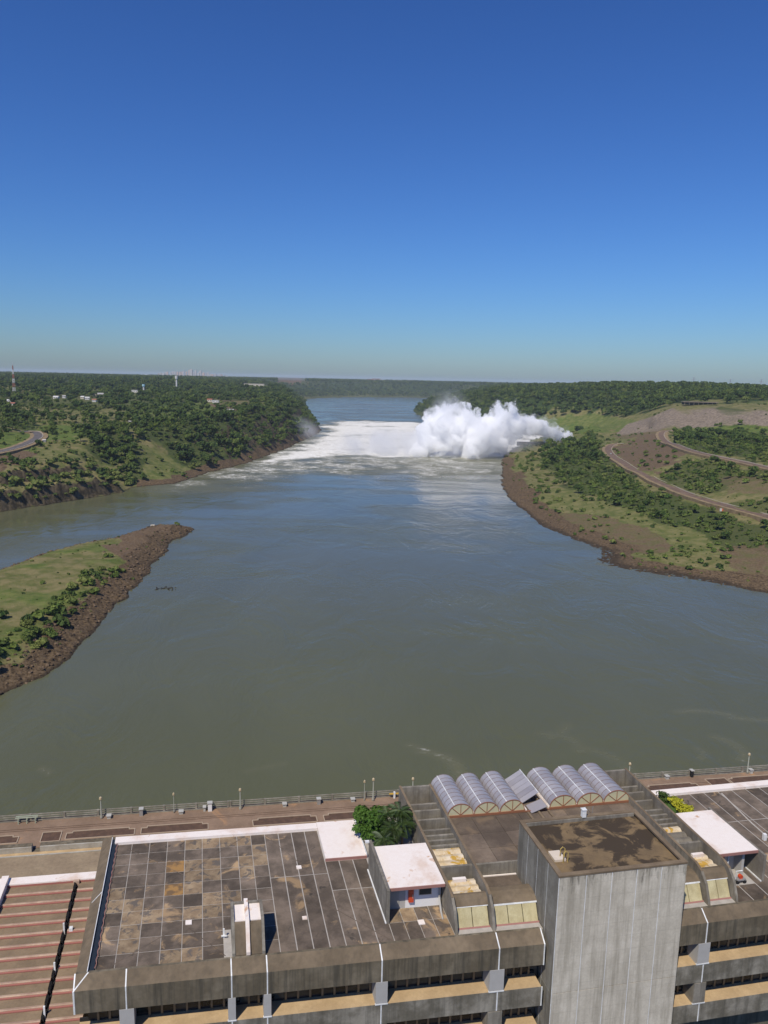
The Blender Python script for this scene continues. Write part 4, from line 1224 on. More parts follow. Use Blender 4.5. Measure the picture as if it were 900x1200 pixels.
m_redp = plain('fire_red', (0.55, 0.07, 0.025), 0.4)
m_metal = plain('dull_metal', (0.45, 0.45, 0.44), 0.4, .5)
m_pv, nt, b = newmat('polycarbonate_vault')
p = pos_n(nt)
cc = mix_n(nt, noise_n(nt, p, 0.6, 5, .6), (0.24, 0.23, 0.245), (0.46, 0.44, 0.45))
oi = N(nt, 'ShaderNodeObjectInfo')
cc = mix_n(nt, math_n(nt, 'MULTIPLY', oi.outputs['Random'], 0.45), cc, (0.17, 0.155, 0.17))
nt.links.new(cc, b.inputs['Base Color']); b.inputs['Roughness'].default_value = 0.28; b.inputs['Specular IOR Level'].default_value = 0.7

nt = m_tow.node_tree
bsdf = nt.nodes['Principled BSDF']
prev = bsdf.inputs['Base Color'].links[0].from_socket
sz_ = N(nt, 'ShaderNodeSeparateXYZ'); nt.links.new(pos_n(nt), sz_.inputs[0])
dr = noise_n(nt, pos_n(nt, (2.2, 2.2, 0.35)), 1.0, 5, 0.7)
msk_ = ramp_n(nt, math_n(nt, 'ADD', dr, math_n(nt, 'MULTIPLY', math_n(nt, 'SUBTRACT', sz_.outputs['Z'], 74.8), 0.085)), 0.44, 0.62)
nt.links.new(mix_n(nt, math_n(nt, 'MULTIPLY', msk_, 0.75), prev, (0.13, 0.115, 0.09)), bsdf.inputs['Base Color'])

m_ribc = plain('rib_grey_brown', (0.20, 0.15, 0.14), .6)
for mm in (m_tow, m_towside):     # pour joints of the formwork
    nt = mm.node_tree
    bsdf = nt.nodes['Principled BSDF']
    prev = bsdf.inputs['Base Color'].links[0].from_socket
    sz_ = N(nt, 'ShaderNodeSeparateXYZ'); nt.links.new(pos_n(nt), sz_.inputs[0])
    fr_ = math_n(nt, 'FRACT', math_n(nt, 'MULTIPLY', sz_.outputs['Z'], 0.69))
    jl = math_n(nt, 'MULTIPLY', math_n(nt, 'LESS_THAN', fr_, 0.05), math_n(nt, 'MULTIPLY', noise_n(nt, pos_n(nt), 0.8, 4, 0.6), 0.2))
    nt.links.new(mix_n(nt, jl, prev, (0.12, 0.105, 0.085)), bsdf.inputs['Base Color'])
O = W(0, 0, 58)
ph = thing('powerhouse_offices', 'long weathered concrete office block with grey slab roof and slanted parapet', 'building', O)
U0, U1 = -24.4, 62.0
# body behind the facade
box('body', -24.0, 15.9, 0.95, 19.5, 40, 67.6, m_conc, ph)
box('body', 28.7, U1, 0.95, 20.6, 40, 67.6, m_conc, ph)
# ---- facade segments between the white joints
JL = [-25.4, -21.25, -12.55, -9.52, 0.5, 11.27, 15.55]
JR = [28.75, 32.15, 42.9, 53.6, 62.0]
ZP = 67.42
def facade(js, first_corner):
    for a, c in zip(js[:-1], js[1:]):
        aa, c_ = a + 0.06, c - 0.06
        pp_ = prism_u('parapet_panel', [(0.35, 68.22), (0.12, 68.22), (-0.9, ZP), (-0.9, 65.28), (-0.62, 65.28), (-0.62, 67.2), (0.35, 67.62)], aa, c_, m_conc, ph)
        prism_u('parapet_slope', [(0.115, 68.228), (-0.895, ZP + .012), (-0.895, ZP + .002), (0.115, 68.222)], aa, c_, m_slope, pp_)
        for k, zt in enumerate((62.98, 58.62)):
            zb = 60.98 - 4.36 * k
            box('spandrel_panel', aa, c_, -0.9, -0.55, zb, zt, m_spand, ph)
            box('sill', aa, c_, -0.88, 0.86, zt - .30, zt + .015, m_sill, ph)
            box('soffit', aa, c_, -0.55, 0.95, zb + .02, zb + .2, m_conc, ph)
        # ribbon windows
        n = max(2, int(round((c - a) / 1.22)))
        w = (c - a - 1.3) / n
        for k, z0 in enumerate((63.30, 58.94, 54.6)):
            for i in range(n):
                u0 = a + .65 + i * w
                if k < 2:
                    pn = box('window_pane', u0 + .09, u0 + w - .09, 0.70, 0.74, z0, z0 + 1.9, m_pane, ph)
                    box('mullion', u0 + w - .09, u0 + w + .09, 0.62, 0.78, z0 - .28, z0 + 1.9, m_mull, pn)
            if k < 2:
                box('window_head', a + .06, c - .06, 0.60, 0.90, z0 + 1.905, z0 + 2.3, m_conc, ph)
                box('window_base_shade', a + .06, c - .06, 0.74, 0.93, z0 - .29, z0 - .01, m_black, ph)  # black strip standing for the shadow below the panes
    for j in js:
        if j in (js[0], js[-1]) and not first_corner: pass
        jw = 0.055
        prism_u('joint_strip', [(0.14, 68.245), (-0.93, ZP + .02), (-0.93, 65.27), (-0.86, 65.27), (-0.86, ZP - .05), (0.14, 68.15)], j - jw, j + jw, m_wpaint, ph)
        for zt in (62.98, 58.62):
            box('joint_strip', j - jw, j + jw, -0.925, -0.84, zt - 2.0, zt - .02, m_wpaint, ph)
facade(JL, True)
facade(JR, True)
for u, w in ((-21.25, 1.2), (-12.55, .64), (-9.52, .64), (0.52, 1.06), (11.15, 1.36), (32.05, 1.26), (42.9, 1.2), (53.6, 1.2)):
    for zt in (62.995, 58.635):
        pr = box('pier', u - w / 2, u + w / 2, -0.93, 0.69, zt + .005, zt + 2.26, m_fin if zt < 60 else m_gwall, ph)
        box('pier_base', u - w / 2 - .05, u + w / 2 + .05, -0.96, -0.80, zt - .02, zt + .09, m_wpaint, pr)
# ---- left end: slanted coping and dark gutter
VE = 19.6
V = [W(-25.5, -.9, ZP), W(-25.6, VE + .9, ZP), W(-24.45, VE + .3, 68.3), W(-24.35, .12, 68.22), W(-25.5, -.9, 65.28), W(-25.6, VE + .9, 65.28), W(-24.2, VE + .3, 65.28), W(-24.2, .12, 65.28)]
mk('end_coping', V, [(0, 3, 2, 1), (0, 1, 5, 4), (1, 2, 6, 5), (2, 3, 7, 6), (3, 0, 4, 7), (4, 5, 6, 7)], m_slope, ph)
box('gutter', -24.40, -23.92, 0.45, VE - .2, 67.9, 68.12, m_gut, ph)
box('gutter_edge', -24.46, -24.40, 0.2, VE, 68.0, 68.33, m_wpaint, ph)
V, F = join([tube([W(-23.9 + .10 * (i % 2), .6 + i * .5, 68.2), W(-23.9 + .10 * ((i + 1) % 2), 1.1 + i * .5, 68.2)], .035, 4) for i in range(36)])
mk('gutter_grating', V, F, m_pink, ph)
V = [W(-25.52, 9.9, ZP + .02), W(-25.52, 10.02, ZP + .02), W(-24.44, 10.6, 68.3), W(-24.44, 10.48, 68.3)]
mk('joint_strip', V + [v - Vector((0, 0, .1)) for v in V], BOXF, m_wpaint, ph)
V = [W(-25.5, -.92, ZP + .025), W(-25.38, -.92, ZP + .025), W(-24.28, .14, 68.25), W(-24.4, .14, 68.25)]
mk('joint_strip', V + [v - Vector((0, 0, .1)) for v in V], BOXF, m_wpaint, ph)
box('joint_strip', -25.49, -25.38, -.935, -.86, 65.27, ZP, m_wpaint, ph)
# ---- roof screed under the slabs, with recessed joints
box('roof_bed', -23.88, 15.9, 0.36, 19.0, 67.62, 67.992, m_bed, ph)
box('roof_bed', 28.8, U1, 0.36, 20.0, 67.62, 67.992, m_bed, ph)
rs = random.Random(21)
def slab(u0, u1, v0, v1, zt=68.0, mt=None, g=.034):
    box('roof_slab', u0 + g, u1 - g, v0 + g, v1 - g, 67.9, zt + .015 + rs.uniform(-.006, .006), mt or m_slab, ph)
cols = [-23.88, -22.3, -20.45, -18.6, -16.75, -14.95, -13.1, -11.25, -9.75, -8.25]
rows = [0.38 + i * 1.815 for i in range(11)]
special = {(0, 4): m_slab2, (1, 3): m_slab2, (2, 3): m_slab2, (3, 7): m_slab3, (3, 5): m_slab3, (4, 6): m_slab2, (4, 7): m_slab2, (5, 6): m_slab2, (1, 4): m_slab2, (4, 5): m_slab2, (5, 3): m_slab2, (6, 4): m_slab2, (1, 2): m_slab2, (5, 7): m_slab2, (6, 9): m_slab2, (8, 8): m_slab2, (7, 9): m_slab2, (0, 5): m_slab2, (4, 3): m_slab2}
stub = (-12.45, -9.55, 0.36, 4.1)
for i, (a, c) in enumerate(zip(cols[:-1], cols[1:])):
    for j, (v0, v1) in enumerate(zip(rows[:-1], rows[1:])):
        if c > stub[0] + .3 and a < stub[1] - .3 and v0 < stub[3] - .4: continue
        slab(a, c, v0, v1, mt=special.get((i, j), m_slab2 if rs.random() < .10 else None))
# long strips right of the vent hood
xs = [-8.25, -6.75, -5.3, -3.85, -2.4, -0.95, 0.5, 2.0]
for a, c in zip(xs[:-1], xs[1:]):
    top = 18.53 if a < -2.9 + .6 else 12.85
    if a < -2.6:
        slab(a, c, 0.38, 10.9, g=.05); slab(a, c, 10.9, 18.53, g=.05)
    else:
        slab(a, c, 0.38, 8.2, g=.05); slab(a, c, 8.2, 12.85, g=.05)
for a, c in zip([2.0, 3.4, 4.8, 6.2], [3.4, 4.8, 6.2, 7.6]):
    slab(a, c, 0.38, 2.9, mt=m_slab, g=.03); 
    slab(a, c, 2.9, 4.75, mt=m_slab2 if a < 4 else m_slab, g=.03)
# diagonal drainage falls
for (a0, b0), (a1, b1) in (((-23.5, 18.4), (-16.9, 12.6)), ((-10.4, 18.4), (-16.7, 12.6)), ((-16.8, 5.2), (-23.0, .6)), ((-16.6, 5.2), (-13.0, .8)), ((-8, 18.2), (-4.5, 12)), ((1.8, .6), (-3.5, 6.5))):
    V, F = tube([W(a0, b0, 68.0), W(a1, b1, 68.0)], .035, 4); mk('fall_line', V, F, m_deck, ph)
# white upstand along the back, white coated bay
box('back_kerb', -24.1, -2.35, 18.56, 19.62, 67.6, 68.28, m_wroof, ph)
box('white_bay', -2.33, 2.0, 12.92, 19.62, 67.6, 68.33, m_wroof, ph)
box('bay_edging', -2.36, 2.05, 12.86, 12.918, 67.9, 68.30, m_pink, ph)
box('bay_edging', 2.005, 2.09, 12.9, 19.6, 67.9, 68.5, m_wpaint, ph)
# small fittings on the roof
for u, v, s_ in ((-16.2, 5.4, .28), (-5.2, 12.2, .26), (-5.6, 4.6, .22), (5.0, 2.6, .3)):
    box('roof_drain', u - s_, u + s_, v - s_, v + s_, 67.98, 68.09, m_wroof, ph)
box('roof_pipe', -13.15, -13.0, 3.0, 3.12, 68, 68.9, m_wpaint, ph)
box('roof_pipe', -13.3, -12.8, 2.9, 3.0, 68.2, 68.32, m_wpaint, ph)

# ---- right-hand roof
xs = [36.3 + i * 1.95 for i in range(14)]
for a, c in zip(xs[:-1], xs[1:]):
    lo = 10.95 if a < 40 else .38
    if a < 40:
        slab(a, c, .38, 2.9, g=.06); slab(a, c, 14.2, 19.5, g=.06)
    else:
        slab(a, c, .38, 6.9, g=.06); slab(a, c, 6.9, 13.2, g=.06); slab(a, c, 13.2, 19.5, g=.06)
box('back_kerb', 36.4, U1, 19.53, 20.6, 67.6, 68.28, m_wroof, ph)
V, F = tube([W(48.2, 19, 68.0), W(47.4, 12.6, 68.0), W(47.2, 9, 68.)], .11, 5); mk('roof_pipe', V, F, m_bed, ph)
for u, v in ((42.1, 12.2), (46.5, 9.4), (48, 3.4)):
    box('roof_vent', u - .17, u + .17, v - .17, v + .17, 67.98, 68.75, m_wpaint, ph)

# ---- vent hood on the left roof
vh = thing('vent_hood', 'concrete vent hood with sloping dark chute and white top', 'roof hood', W(-11, 2.7, 68))
for u0, u1 in ((-12.42, -12.16), (-9.84, -9.58)):
    prism_u('side_wall', [(0.36, 68.02), (4.1, 68.02), (4.1, 70.8), (1.75, 70.8), (0.36, 68.5)], u0, u1, m_fin, vh)
box('back_wall', -12.16, -9.84, 3.88, 4.09, 68.02, 70.77, m_fin, vh)
box('top_slab', -12.155, -9.845, 1.72, 3.87, 70.3, 70.6, m_wroof, vh)
prism_u('chute', [(0.38, 68.03), (1.71, 68.03), (1.71, 70.52), (1.5, 70.5), (0.38, 68.3)], -12.155, -9.845, m_slope, vh)
prism_u('centre_rib', [(0.24, 68.3), (1.55, 70.62), (4.3, 70.62), (4.3, 70.86), (1.5, 70.86), (0.24, 68.6)], -11.22, -10.88, m_wroof, vh)

# ------------------------------------------------------------------ roof houses with doors
def roof_house(u0, u1, v0, v1, fin_u, label, mirror=False):
    h = thing('roof_house', label, 'roof house', W((u0 + u1) / 2, (v0 + v1) / 2, 68))
    zt = 70.82
    box('roof_slab', u0, u1, v0, v1, zt, zt + .2, m_wroof, h)
    box('fascia', u0, u1, v0 - .06, v0 - .003, zt - .12, zt + .17, m_pink, h)
    vf = v0 + 1.05
    um = u0 + (u1 - u0) * (.36 if not mirror else .55)
    if not mirror:
        box('grey_wall_and_shade', u0 + .02, um, vf, v1 - .1, 68.0, zt - .01, m_gwall, h)  # grey left part stands for the fin wall's shadow on the white front
        box('white_wall', um + .002, u1 - .05, vf - .02, v1 - .12, 68.0, zt - .012, m_wwall, h)
        wn_ = box('window', um + 1.35, um + 2.5, vf - .06, vf - .03, 69.3, 70.5, m_pane, h)
        box('window_frame', um + 1.28, um + 2.57, vf - .05, vf - .021, 69.23, 70.57, m_metal, wn_)
        d = box('door', u0 + .45, u0 + 1.35, vf - .06, vf - .02, 68.02, 70.2, plain('grey_door', (0.33, 0.32, 0.29), .6), h)
    else:
        box('grey_wall_and_shade', u0 + .02, u1 - .3, vf + .5, v1 - .1, 68.0, zt - .01, m_gwall, h)
        box('side_pier', um + .6, um + .9, vf - .6, vf + .5, 68.0, zt - .012, m_gwall, h)
    box('fin_wall', fin_u - .14, fin_u + .14, v0 - .9, v1 + .6, 67.7, zt + .6 if not mirror else zt + .16, m_fin, h)
    box('step_edge', fin_u - .25, fin_u - .142, v0 - .9, v1 + .6, 67.95, 68.12, m_wpaint, h)
    return h, um, vf
h1, um1, vf1 = roof_house(2.05, 7.55, 3.75, 10.3, 1.9, 'white-roofed roof house with grey fin wall right of the planted court')
h2, um2, vf2 = roof_house(36.55, 41.0, 3.9, 11.4, 41.15, 'stained white-roofed roof house at the right with open porch', True)
box('lamp', 1.35, 1.75, 10.6, 10.85, 71.25, 71.45, m_wpaint, h1)
e = thing('hose_cabinet', 'bright red fire hose cabinet on the white wall of the left roof house', 'cabinet', W(um1 + .5, vf1 - .2, 68.9))
box('case', um1 + .25, um1 + .72, vf1 - .32, vf1 - .03, 68.75, 70.05, m_redp, e)
box('handle', um1 + .6, um1 + .66, vf1 - .36, vf1 - .32, 69.2, 69.6, m_metal, e)
e = thing('hose_cabinet', 'red fire hose cabinet in the porch of the right roof house', 'cabinet', W(37.6, 5.2, 68))
box('case', 37.45, 37.95, 4.85, 5.1, 68.7, 70.0, m_redp, e)
V, F = tube([W(38.1, 4.5, 68), W(38.1, 4.5, 70.2), W(37.9, 4.5, 70.5), W(37.3, 4.5, 70.5)], .09, 6); mk('pipe_guard', V, F, m_wpaint, e)
e = thing('hose_cart', 'small red and white hose cart in front of the right porch', 'cart', W(38.6, 3.3, 68))
box('tray', 38.2, 39.2, 3.0, 3.5, 68.35, 68.5, m_metal, e)
V, F = tube([W(38.2, 3.3, 68.4), W(38.2, 3.3, 69.3), W(38.9, 3.3, 69.3)], .05, 5); mk('handle', V, F, m_wpaint, e)
for du in (.1, .9):
    V, F = tube([W(38.2 + du, 3.0, 68.22), W(38.2 + du, 3.12, 68.22)], .2, 10); mk('wheel', V, F, m_black, e)
V, F = tube([W(38.7, 3.1, 68.7), W(38.7, 3.4, 68.7)], .22, 10); mk('reel', V, F, m_redp, e)
e = thing('drain_pipe', 'vine-hung pipe beside the white wall of the left roof house', 'pipe', W(7.25, 3.6, 68))
V, F = tube([W(7.3, 4.7, 70.7), W(7.3, 4.6, 69), W(7.2, 3.6, 68.2), W(7.1, 2.7, 68.08)], [.07, .09, .1, .08], 6); mk('pipe', V, F, m_gwall, e)

# ------------------------------------------------------------------ central block: fin walls, louvre bays, upper deck
cb_ = thing('central_block', 'raised central concrete block of the powerhouse with louvre bays and slanted glazing', 'building', W(22, 8, 68))
FIN = [(0.55, 67.9), (0.75, 68.6), (1.3, 69.9), (2.1, 70.7), (3.0, 71.0), (21.6, 71.0), (21.6, 66.0), (0.55, 66.0)]
for u in (7.62, 11.2, 33.2, 36.25):
    fw_ = prism_u('fin_wall', FIN, u, u + .26, m_fin, cb_)
    prism_u('fin_coping', [(2.1, 70.702), (3.0, 71.004), (21.6, 71.004), (21.6, 71.03), (2.98, 71.03), (2.08, 70.74)], u, u + .26, m_rim, fw_)
for k, (ua, ub) in enumerate(((7.88, 11.2), (33.46, 36.25))):
    box('bay_floor', ua, ub, 2.4, 21.5, 66.5, 68.4, m_conc, cb_)
    box('end_wall', ua, ub, 21.3, 21.62, 68.4, 70.9, m_fin, cb_)
    for v in (18.4, 17.1, 15.3, 13.3, 12.3, 11.4, 10.5):
        box('louvre_beam', ua, ub, v, v + .28, 69.0, 70.35, m_fin, cb_)
    for i, v in enumerate((9.35, 8.35, 7.4)):
        prism_u('stained_slab', [(v, 69.0), (v + .92, 69.0), (v + .92, 70.2), (v + .5, 70.25), (v, 69.95)], ua + .25, ub - .1, m_wslab if k == 0 or i < 1 else m_fin, cb_)
    box('cross_wall', ua, ub, 6.5, 6.78, 68.4, 70.72, m_fin, cb_)
    for i, v in enumerate((4.7, 3.9, 3.1)):
        prism_u('stained_slab', [(v, 69.0), (v + .72, 69.0), (v + .72, 70.05), (v + .35, 70.12), (v, 69.85)], ua + .3, ub - .2, m_wslab, cb_)
    box('duct', ua + .9, ua + 2.2, 5.0, 5.35, 69.9, 70.4, m_wroof, cb_)
    # curved hood and slanted glazing
    prism_u('hood', [(3.05, 69.0), (3.05, 70.38), (2.75, 70.42), (2.35, 70.15), (2.02, 69.72), (2.2, 69.5)], ua, ub, m_slope, cb_)
    n = 2
    for i in range(n):
        w = (ub - ua - .2) / n
        prism_u('glazing_panel', [(1.28, 68.12), (2.0, 69.62), (2.12, 69.58), (1.4, 68.06)], ua + .1 + i * w + .04, ua + .1 + (i + 1) * w - .04, m_yel, cb_)
    prism_u('glazing_frame', [(2.0, 69.64), (2.06, 69.76), (2.18, 69.7), (2.12, 69.59)], ua + .04, ub - .04, m_wpaint, cb_)
    prism_u('glazing_frame', [(1.18, 68.0), (1.26, 68.13), (1.42, 68.05), (1.36, 67.95)], ua + .04, ub - .04, m_pink, cb_)
    box('apron', ua, ub, .5, 1.5, 66.5, 67.9, m_conc, cb_)
# front of the middle part, left and right of the tower
for ua, ub in ((11.46, 15.98), (28.65, 33.2)):
    box('low_deck', ua, ub, 4.2, 7.0, 67.0, 69.02, m_deck, cb_)
    box('deck_edging', ua, ub, 6.86, 6.998, 69.022, 69.12, m_wroof, cb_)
    prism_u('hood', [(4.5, 69.0), (4.4, 69.75), (4.0, 70.02), (3.3, 70.1), (2.6, 69.95), (2.02, 69.62), (2.1, 69.3), (3.4, 69.0)], ua, ub, m_slope, cb_)
    n = 3
    for i in range(n):
        w = (ub - ua - .2) / n
        prism_u('glazing_panel', [(1.28, 68.12), (1.98, 69.50), (2.10, 69.46), (1.4, 68.06)], ua + .1 + i * w + .04, ua + .1 + (i + 1) * w - .04, m_yel, cb_)
    prism_u('glazing_frame', [(1.98, 69.52), (2.03, 69.66), (2.17, 69.6), (2.10, 69.47)], ua + .04, ub - .04, m_wpaint, cb_)
    prism_u('glazing_frame', [(1.18, 68.0), (1.26, 68.13), (1.42, 68.05), (1.36, 67.95)], ua + .04, ub - .04, m_pink, cb_)
    box('apron', ua, ub, .5, 1.5, 66.5, 67.9, m_conc, cb_)
box('deck_wall', 11.46, 33.2, 7.0, 7.3, 68.4, 70.33, m_fin, cb_)
box('deck_body', 11.46, 33.2, 7.3, 21.9, 66.0, 70.2, m_conc, cb_)
du = (33.2 - 11.46) / 8
for i in range(8):
    for v0, v1 in ((7.3, 9.6), (9.6, 12.2), (12.2, 15.2)):
        box('deck_slab', 11.46 + i * du + .02, 11.46 + (i + 1) * du - .02, v0 + .02, v1 - .02, 70.2, 70.34 + rs.uniform(-.01, .01), m_deck, cb_)
box('deck_slab', 11.46, 33.2, 15.22, 21.9, 70.2, 70.33, m_deck, cb_)
for u in (20.75, 22.0, 23.2):
    box('deck_rail', u - .12, u + .12, 8.2, 15.1, 70.36, 70.52, m_rim, cb_)

# ---- vaulted skylights
def vault(u0, u1, label, i):
    e = thing('barrel_skylight', label, 'skylight', W((u0 + u1) / 2, 18.5, 70.4), 'row of barrel skylights')
    c, r, hgt_ = (u0 + u1) / 2, (u1 - u0) / 2 - .05, 1.32
    z0 = 70.62
    K = 12
    arc = [(c - r * math.cos(math.pi * k / K), z0 + hgt_ * math.sin(math.pi * k / K)) for k in range(K + 1)]
    va, vb, nb = 15.45, 21.9, 8
    for s_ in range(nb):
        a, b_ = va + (vb - va) * s_ / nb + .03, va + (vb - va) * (s_ + 1) / nb - .03
        V = [W(u, a, z) for u, z in arc] + [W(u, b_, z) for u, z in arc]
        V += [W(c + (u - c) * .96, a, z0 + (z - z0) * .96 - .01) for u, z in arc] + [W(c + (u - c) * .96, b_, z0 + (z - z0) * .96 - .01) for u, z in arc]
        n = K + 1
        F = [(k, n + k, n + k + 1, k + 1) for k in range(K)] + [(2 * n + k, 2 * n + k + 1, 3 * n + k + 1, 3 * n + k) for k in range(K)]
        F += [(k, k + 1, 2 * n + k + 1, 2 * n + k) for k in range(K)] + [(n + k, 3 * n + k, 3 * n + k + 1, n + k + 1) for k in range(K)]
        mk('vault_panel', V, F, m_pv, e)
    for s_ in range(nb + 1):
        a = va + (vb - va) * s_ / nb
        V, F = tube([W(c + (u - c) * 1.0, a, z0 + (z - z0) * 1.0 + .01) for u, z in arc], .03, 4); mk('rib', V, F, m_ribc, e)
    kk = 4
    V, F = tube([W(arc[kk][0], va, arc[kk][1] + .03), W(arc[kk][0], vb, arc[kk][1] + .03)], .06, 4); mk('ridge_strip', V, F, m_wpaint, e)
    V, F = tube([W(arc[0][0], va, arc[0][1] + .06), W(arc[0][0], vb, arc[0][1] + .06)], .075, 4); mk('eaves_strip', V, F, m_wroof, e)
    # fan-shaped front light
    V = [W(c, va - .02, z0)] + [W(u, va - .02, z0 + (z - z0) * .97) for u, z in arc] + [W(c, va + .02, z0)] + [W(u, va + .02, z0 + (z - z0) * .97) for u, z in arc]
    n = K + 2
    F = [(0, k + 1, k + 2) for k in range(K)] + [(n, n + k + 2, n + k + 1) for k in range(K)]
    fl = mk('fanlight', V, F, m_fan, e)
    ps = [tube([W(u, va - .03, z) for u, z in arc], .05, 4)]
    for k in (3, 6, 9):
        ps.append(tube([W(c, va - .04, z0), W(arc[k][0], va - .04, arc[k][1])], .045, 4))
    V, F = join(ps); mk('fan_bars', V, F, m_orail, fl)
    box('base_rail', u0, u1, va - .12, va + .02, 70.36, z0 - .002, m_orail, e)
    box('side_kerb', u0 - .06, u0 + .06, va + .03, vb, 70.35, z0, m_wroof, e)
words = ('leftmost', 'second', 'third', 'fourth', 'fifth', 'rightmost')
for i, (a, c) in enumerate(((11.5, 14.5), (14.52, 17.5), (17.52, 20.5), (23.45, 26.75), (26.77, 30.05), (30.07, 33.35))):
    vault(a, c, words[i] + ' barrel skylight of the row' + (', counted from the left' if 0 < i < 5 else '') + (' beside the raised flat panel' if i in (2, 3) else ''), i)
e = thing('open_skylight', 'flat skylight panel propped open between the two groups of vaults', 'skylight', W(21.9, 18.8, 70.4))
nb = 6
for s_ in range(nb):
    a, b_ = 16.75 + s_ * (22.0 - 16.75) / nb + .03, 16.75 + (s_ + 1) * (22.0 - 16.75) / nb - .03
    V = [W(20.75, a, 70.62), W(22.62, a, 71.75), W(22.62, b_, 71.75), W(20.75, b_, 70.62)]
    mk('flap_panel', V + [v - Vector((0, 0, .08)) for v in V], BOXF[::-1], m_pv, e)
V, F = tube([W(22.64, 16.7, 71.77), W(22.64, 22.05, 71.77)], .05, 4); mk('flap_edge', V, F, m_wpaint, e)
V = [W(21.1, 14.9, 70.45), W(22.9, 14.9, 71.1), W(22.9, 16.5, 71.1), W(21.1, 16.5, 70.45)]
mk('fallen_panel', V + [v - Vector((0, 0, .06)) for v in V], BOXF[::-1], plain('cloudy_panel', (0.30, 0.28, 0.29), .4), e)
box('kerb', 20.62, 20.75, 15.4, 22, 70.34, 70.62, m_wroof, e)
box('kerb', 22.7, 22.85, 15.4, 22, 70.34, 70.75, m_rim, e)
box('base_rail', 20.52, 23.43, 15.3, 15.42, 70.35, 70.5, m_orail, e)

# ------------------------------------------------------------------ lift tower
tw_ = thing('lift_tower', 'tall pale concrete tower with white vertical joints and mossy flat roof', 'tower', W(22.2, 2, 56))
TU0, TU1, TV0, TV1, TZ_ = 16.0, 28.6, -1.9, 6.9, 74.9
us = [16.0, 18.64, 21.13, 23.58, 26.04, 28.6]
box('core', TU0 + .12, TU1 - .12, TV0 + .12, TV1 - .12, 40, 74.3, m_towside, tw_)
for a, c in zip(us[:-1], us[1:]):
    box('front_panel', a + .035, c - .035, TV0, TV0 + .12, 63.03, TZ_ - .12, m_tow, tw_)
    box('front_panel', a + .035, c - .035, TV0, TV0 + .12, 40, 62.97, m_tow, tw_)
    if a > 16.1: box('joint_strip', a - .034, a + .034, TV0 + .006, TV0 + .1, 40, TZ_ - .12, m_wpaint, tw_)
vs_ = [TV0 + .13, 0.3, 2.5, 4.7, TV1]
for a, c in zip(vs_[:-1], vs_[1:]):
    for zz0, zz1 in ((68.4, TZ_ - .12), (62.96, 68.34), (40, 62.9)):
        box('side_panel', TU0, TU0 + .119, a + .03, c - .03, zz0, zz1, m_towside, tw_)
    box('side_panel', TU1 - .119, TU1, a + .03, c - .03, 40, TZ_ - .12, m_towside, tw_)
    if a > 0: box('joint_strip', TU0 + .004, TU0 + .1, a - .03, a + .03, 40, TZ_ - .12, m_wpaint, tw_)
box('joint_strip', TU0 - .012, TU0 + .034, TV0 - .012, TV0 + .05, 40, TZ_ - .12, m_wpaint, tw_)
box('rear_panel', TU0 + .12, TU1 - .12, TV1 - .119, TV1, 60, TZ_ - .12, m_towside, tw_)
for nm, q in (('rim', (TU0 - .03, TU1 + .03, TV0 - .03, TV0 + .42)), ('rim', (TU0 - .03, TU1 + .03, TV1 - .40, TV1 + .03)), ('rim', (TU0 - .03, TU0 + .42, TV0 + .425, TV1 - .405)), ('rim', (TU1 - .42, TU1 + .03, TV0 + .425, TV1 - .405))):
    box(nm, *q, TZ_ - .119, TZ_ + .06, m_rim, tw_)
    ra = q
box('inner_upstand', TU0 + .43, TU1 - .43, TV1 - .52, TV1 - .402, 74.3, TZ_ - .02, m_fin, tw_)
box('roof_deck', TU0 + .3, TU1 - .3, TV0 + .3, TV1 - .53, 74.25, 74.55, m_towroof, tw_)
e = thing('roof_hatch', 'cream access hatch with yellow ladder hoops on the tower roof', 'hatch', W(17.3, 1.2, 74.55))
box('hatch_lid', 16.75, 17.85, .55, 1.95, 74.56, 74.78, plain('cream_hatch', (0.62, 0.53, 0.42), .7), e)
for dv in (.2, .85):
    V, F = tube([W(17.5, .2 + dv, 74.55), W(17.5, .2 + dv, 75.5), W(17.7, .2 + dv, 75.7), W(17.95, .2 + dv, 75.5), W(17.95, .2 + dv, 74.55)], .045, 6); mk('ladder_hoop', V, F, plain('yellow_paint', (0.42, 0.30, 0.08), .6), e)
e = thing('vent_box', 'small white box on the rear rim of the tower roof', 'box', W(22.6, 6.5, 74.9))
box('case', 22.45, 22.85, 6.3, 6.7, 74.965, 75.75, m_wpaint, e)
box('cap', 22.4, 22.9, 6.25, 6.75, 75.752, 75.82, m_wpaint, e)
for i in range(4):
    V, F = tube([W(23.0 + i * .42, 7.6, 70.3), W(23.0 + i * .42, 7.6, 75.0 + .3 * (i % 2))], .03, 4)
    tag(mk('antenna_rod', V, F, m_metal, origin=W(23.0 + i * .42, 7.6, 70.3)), ('leftmost', 'second from left', 'third from left', 'rightmost')[i] + ' thin metal rod behind the tower roof', 'rod', 'thin rods behind the tower')

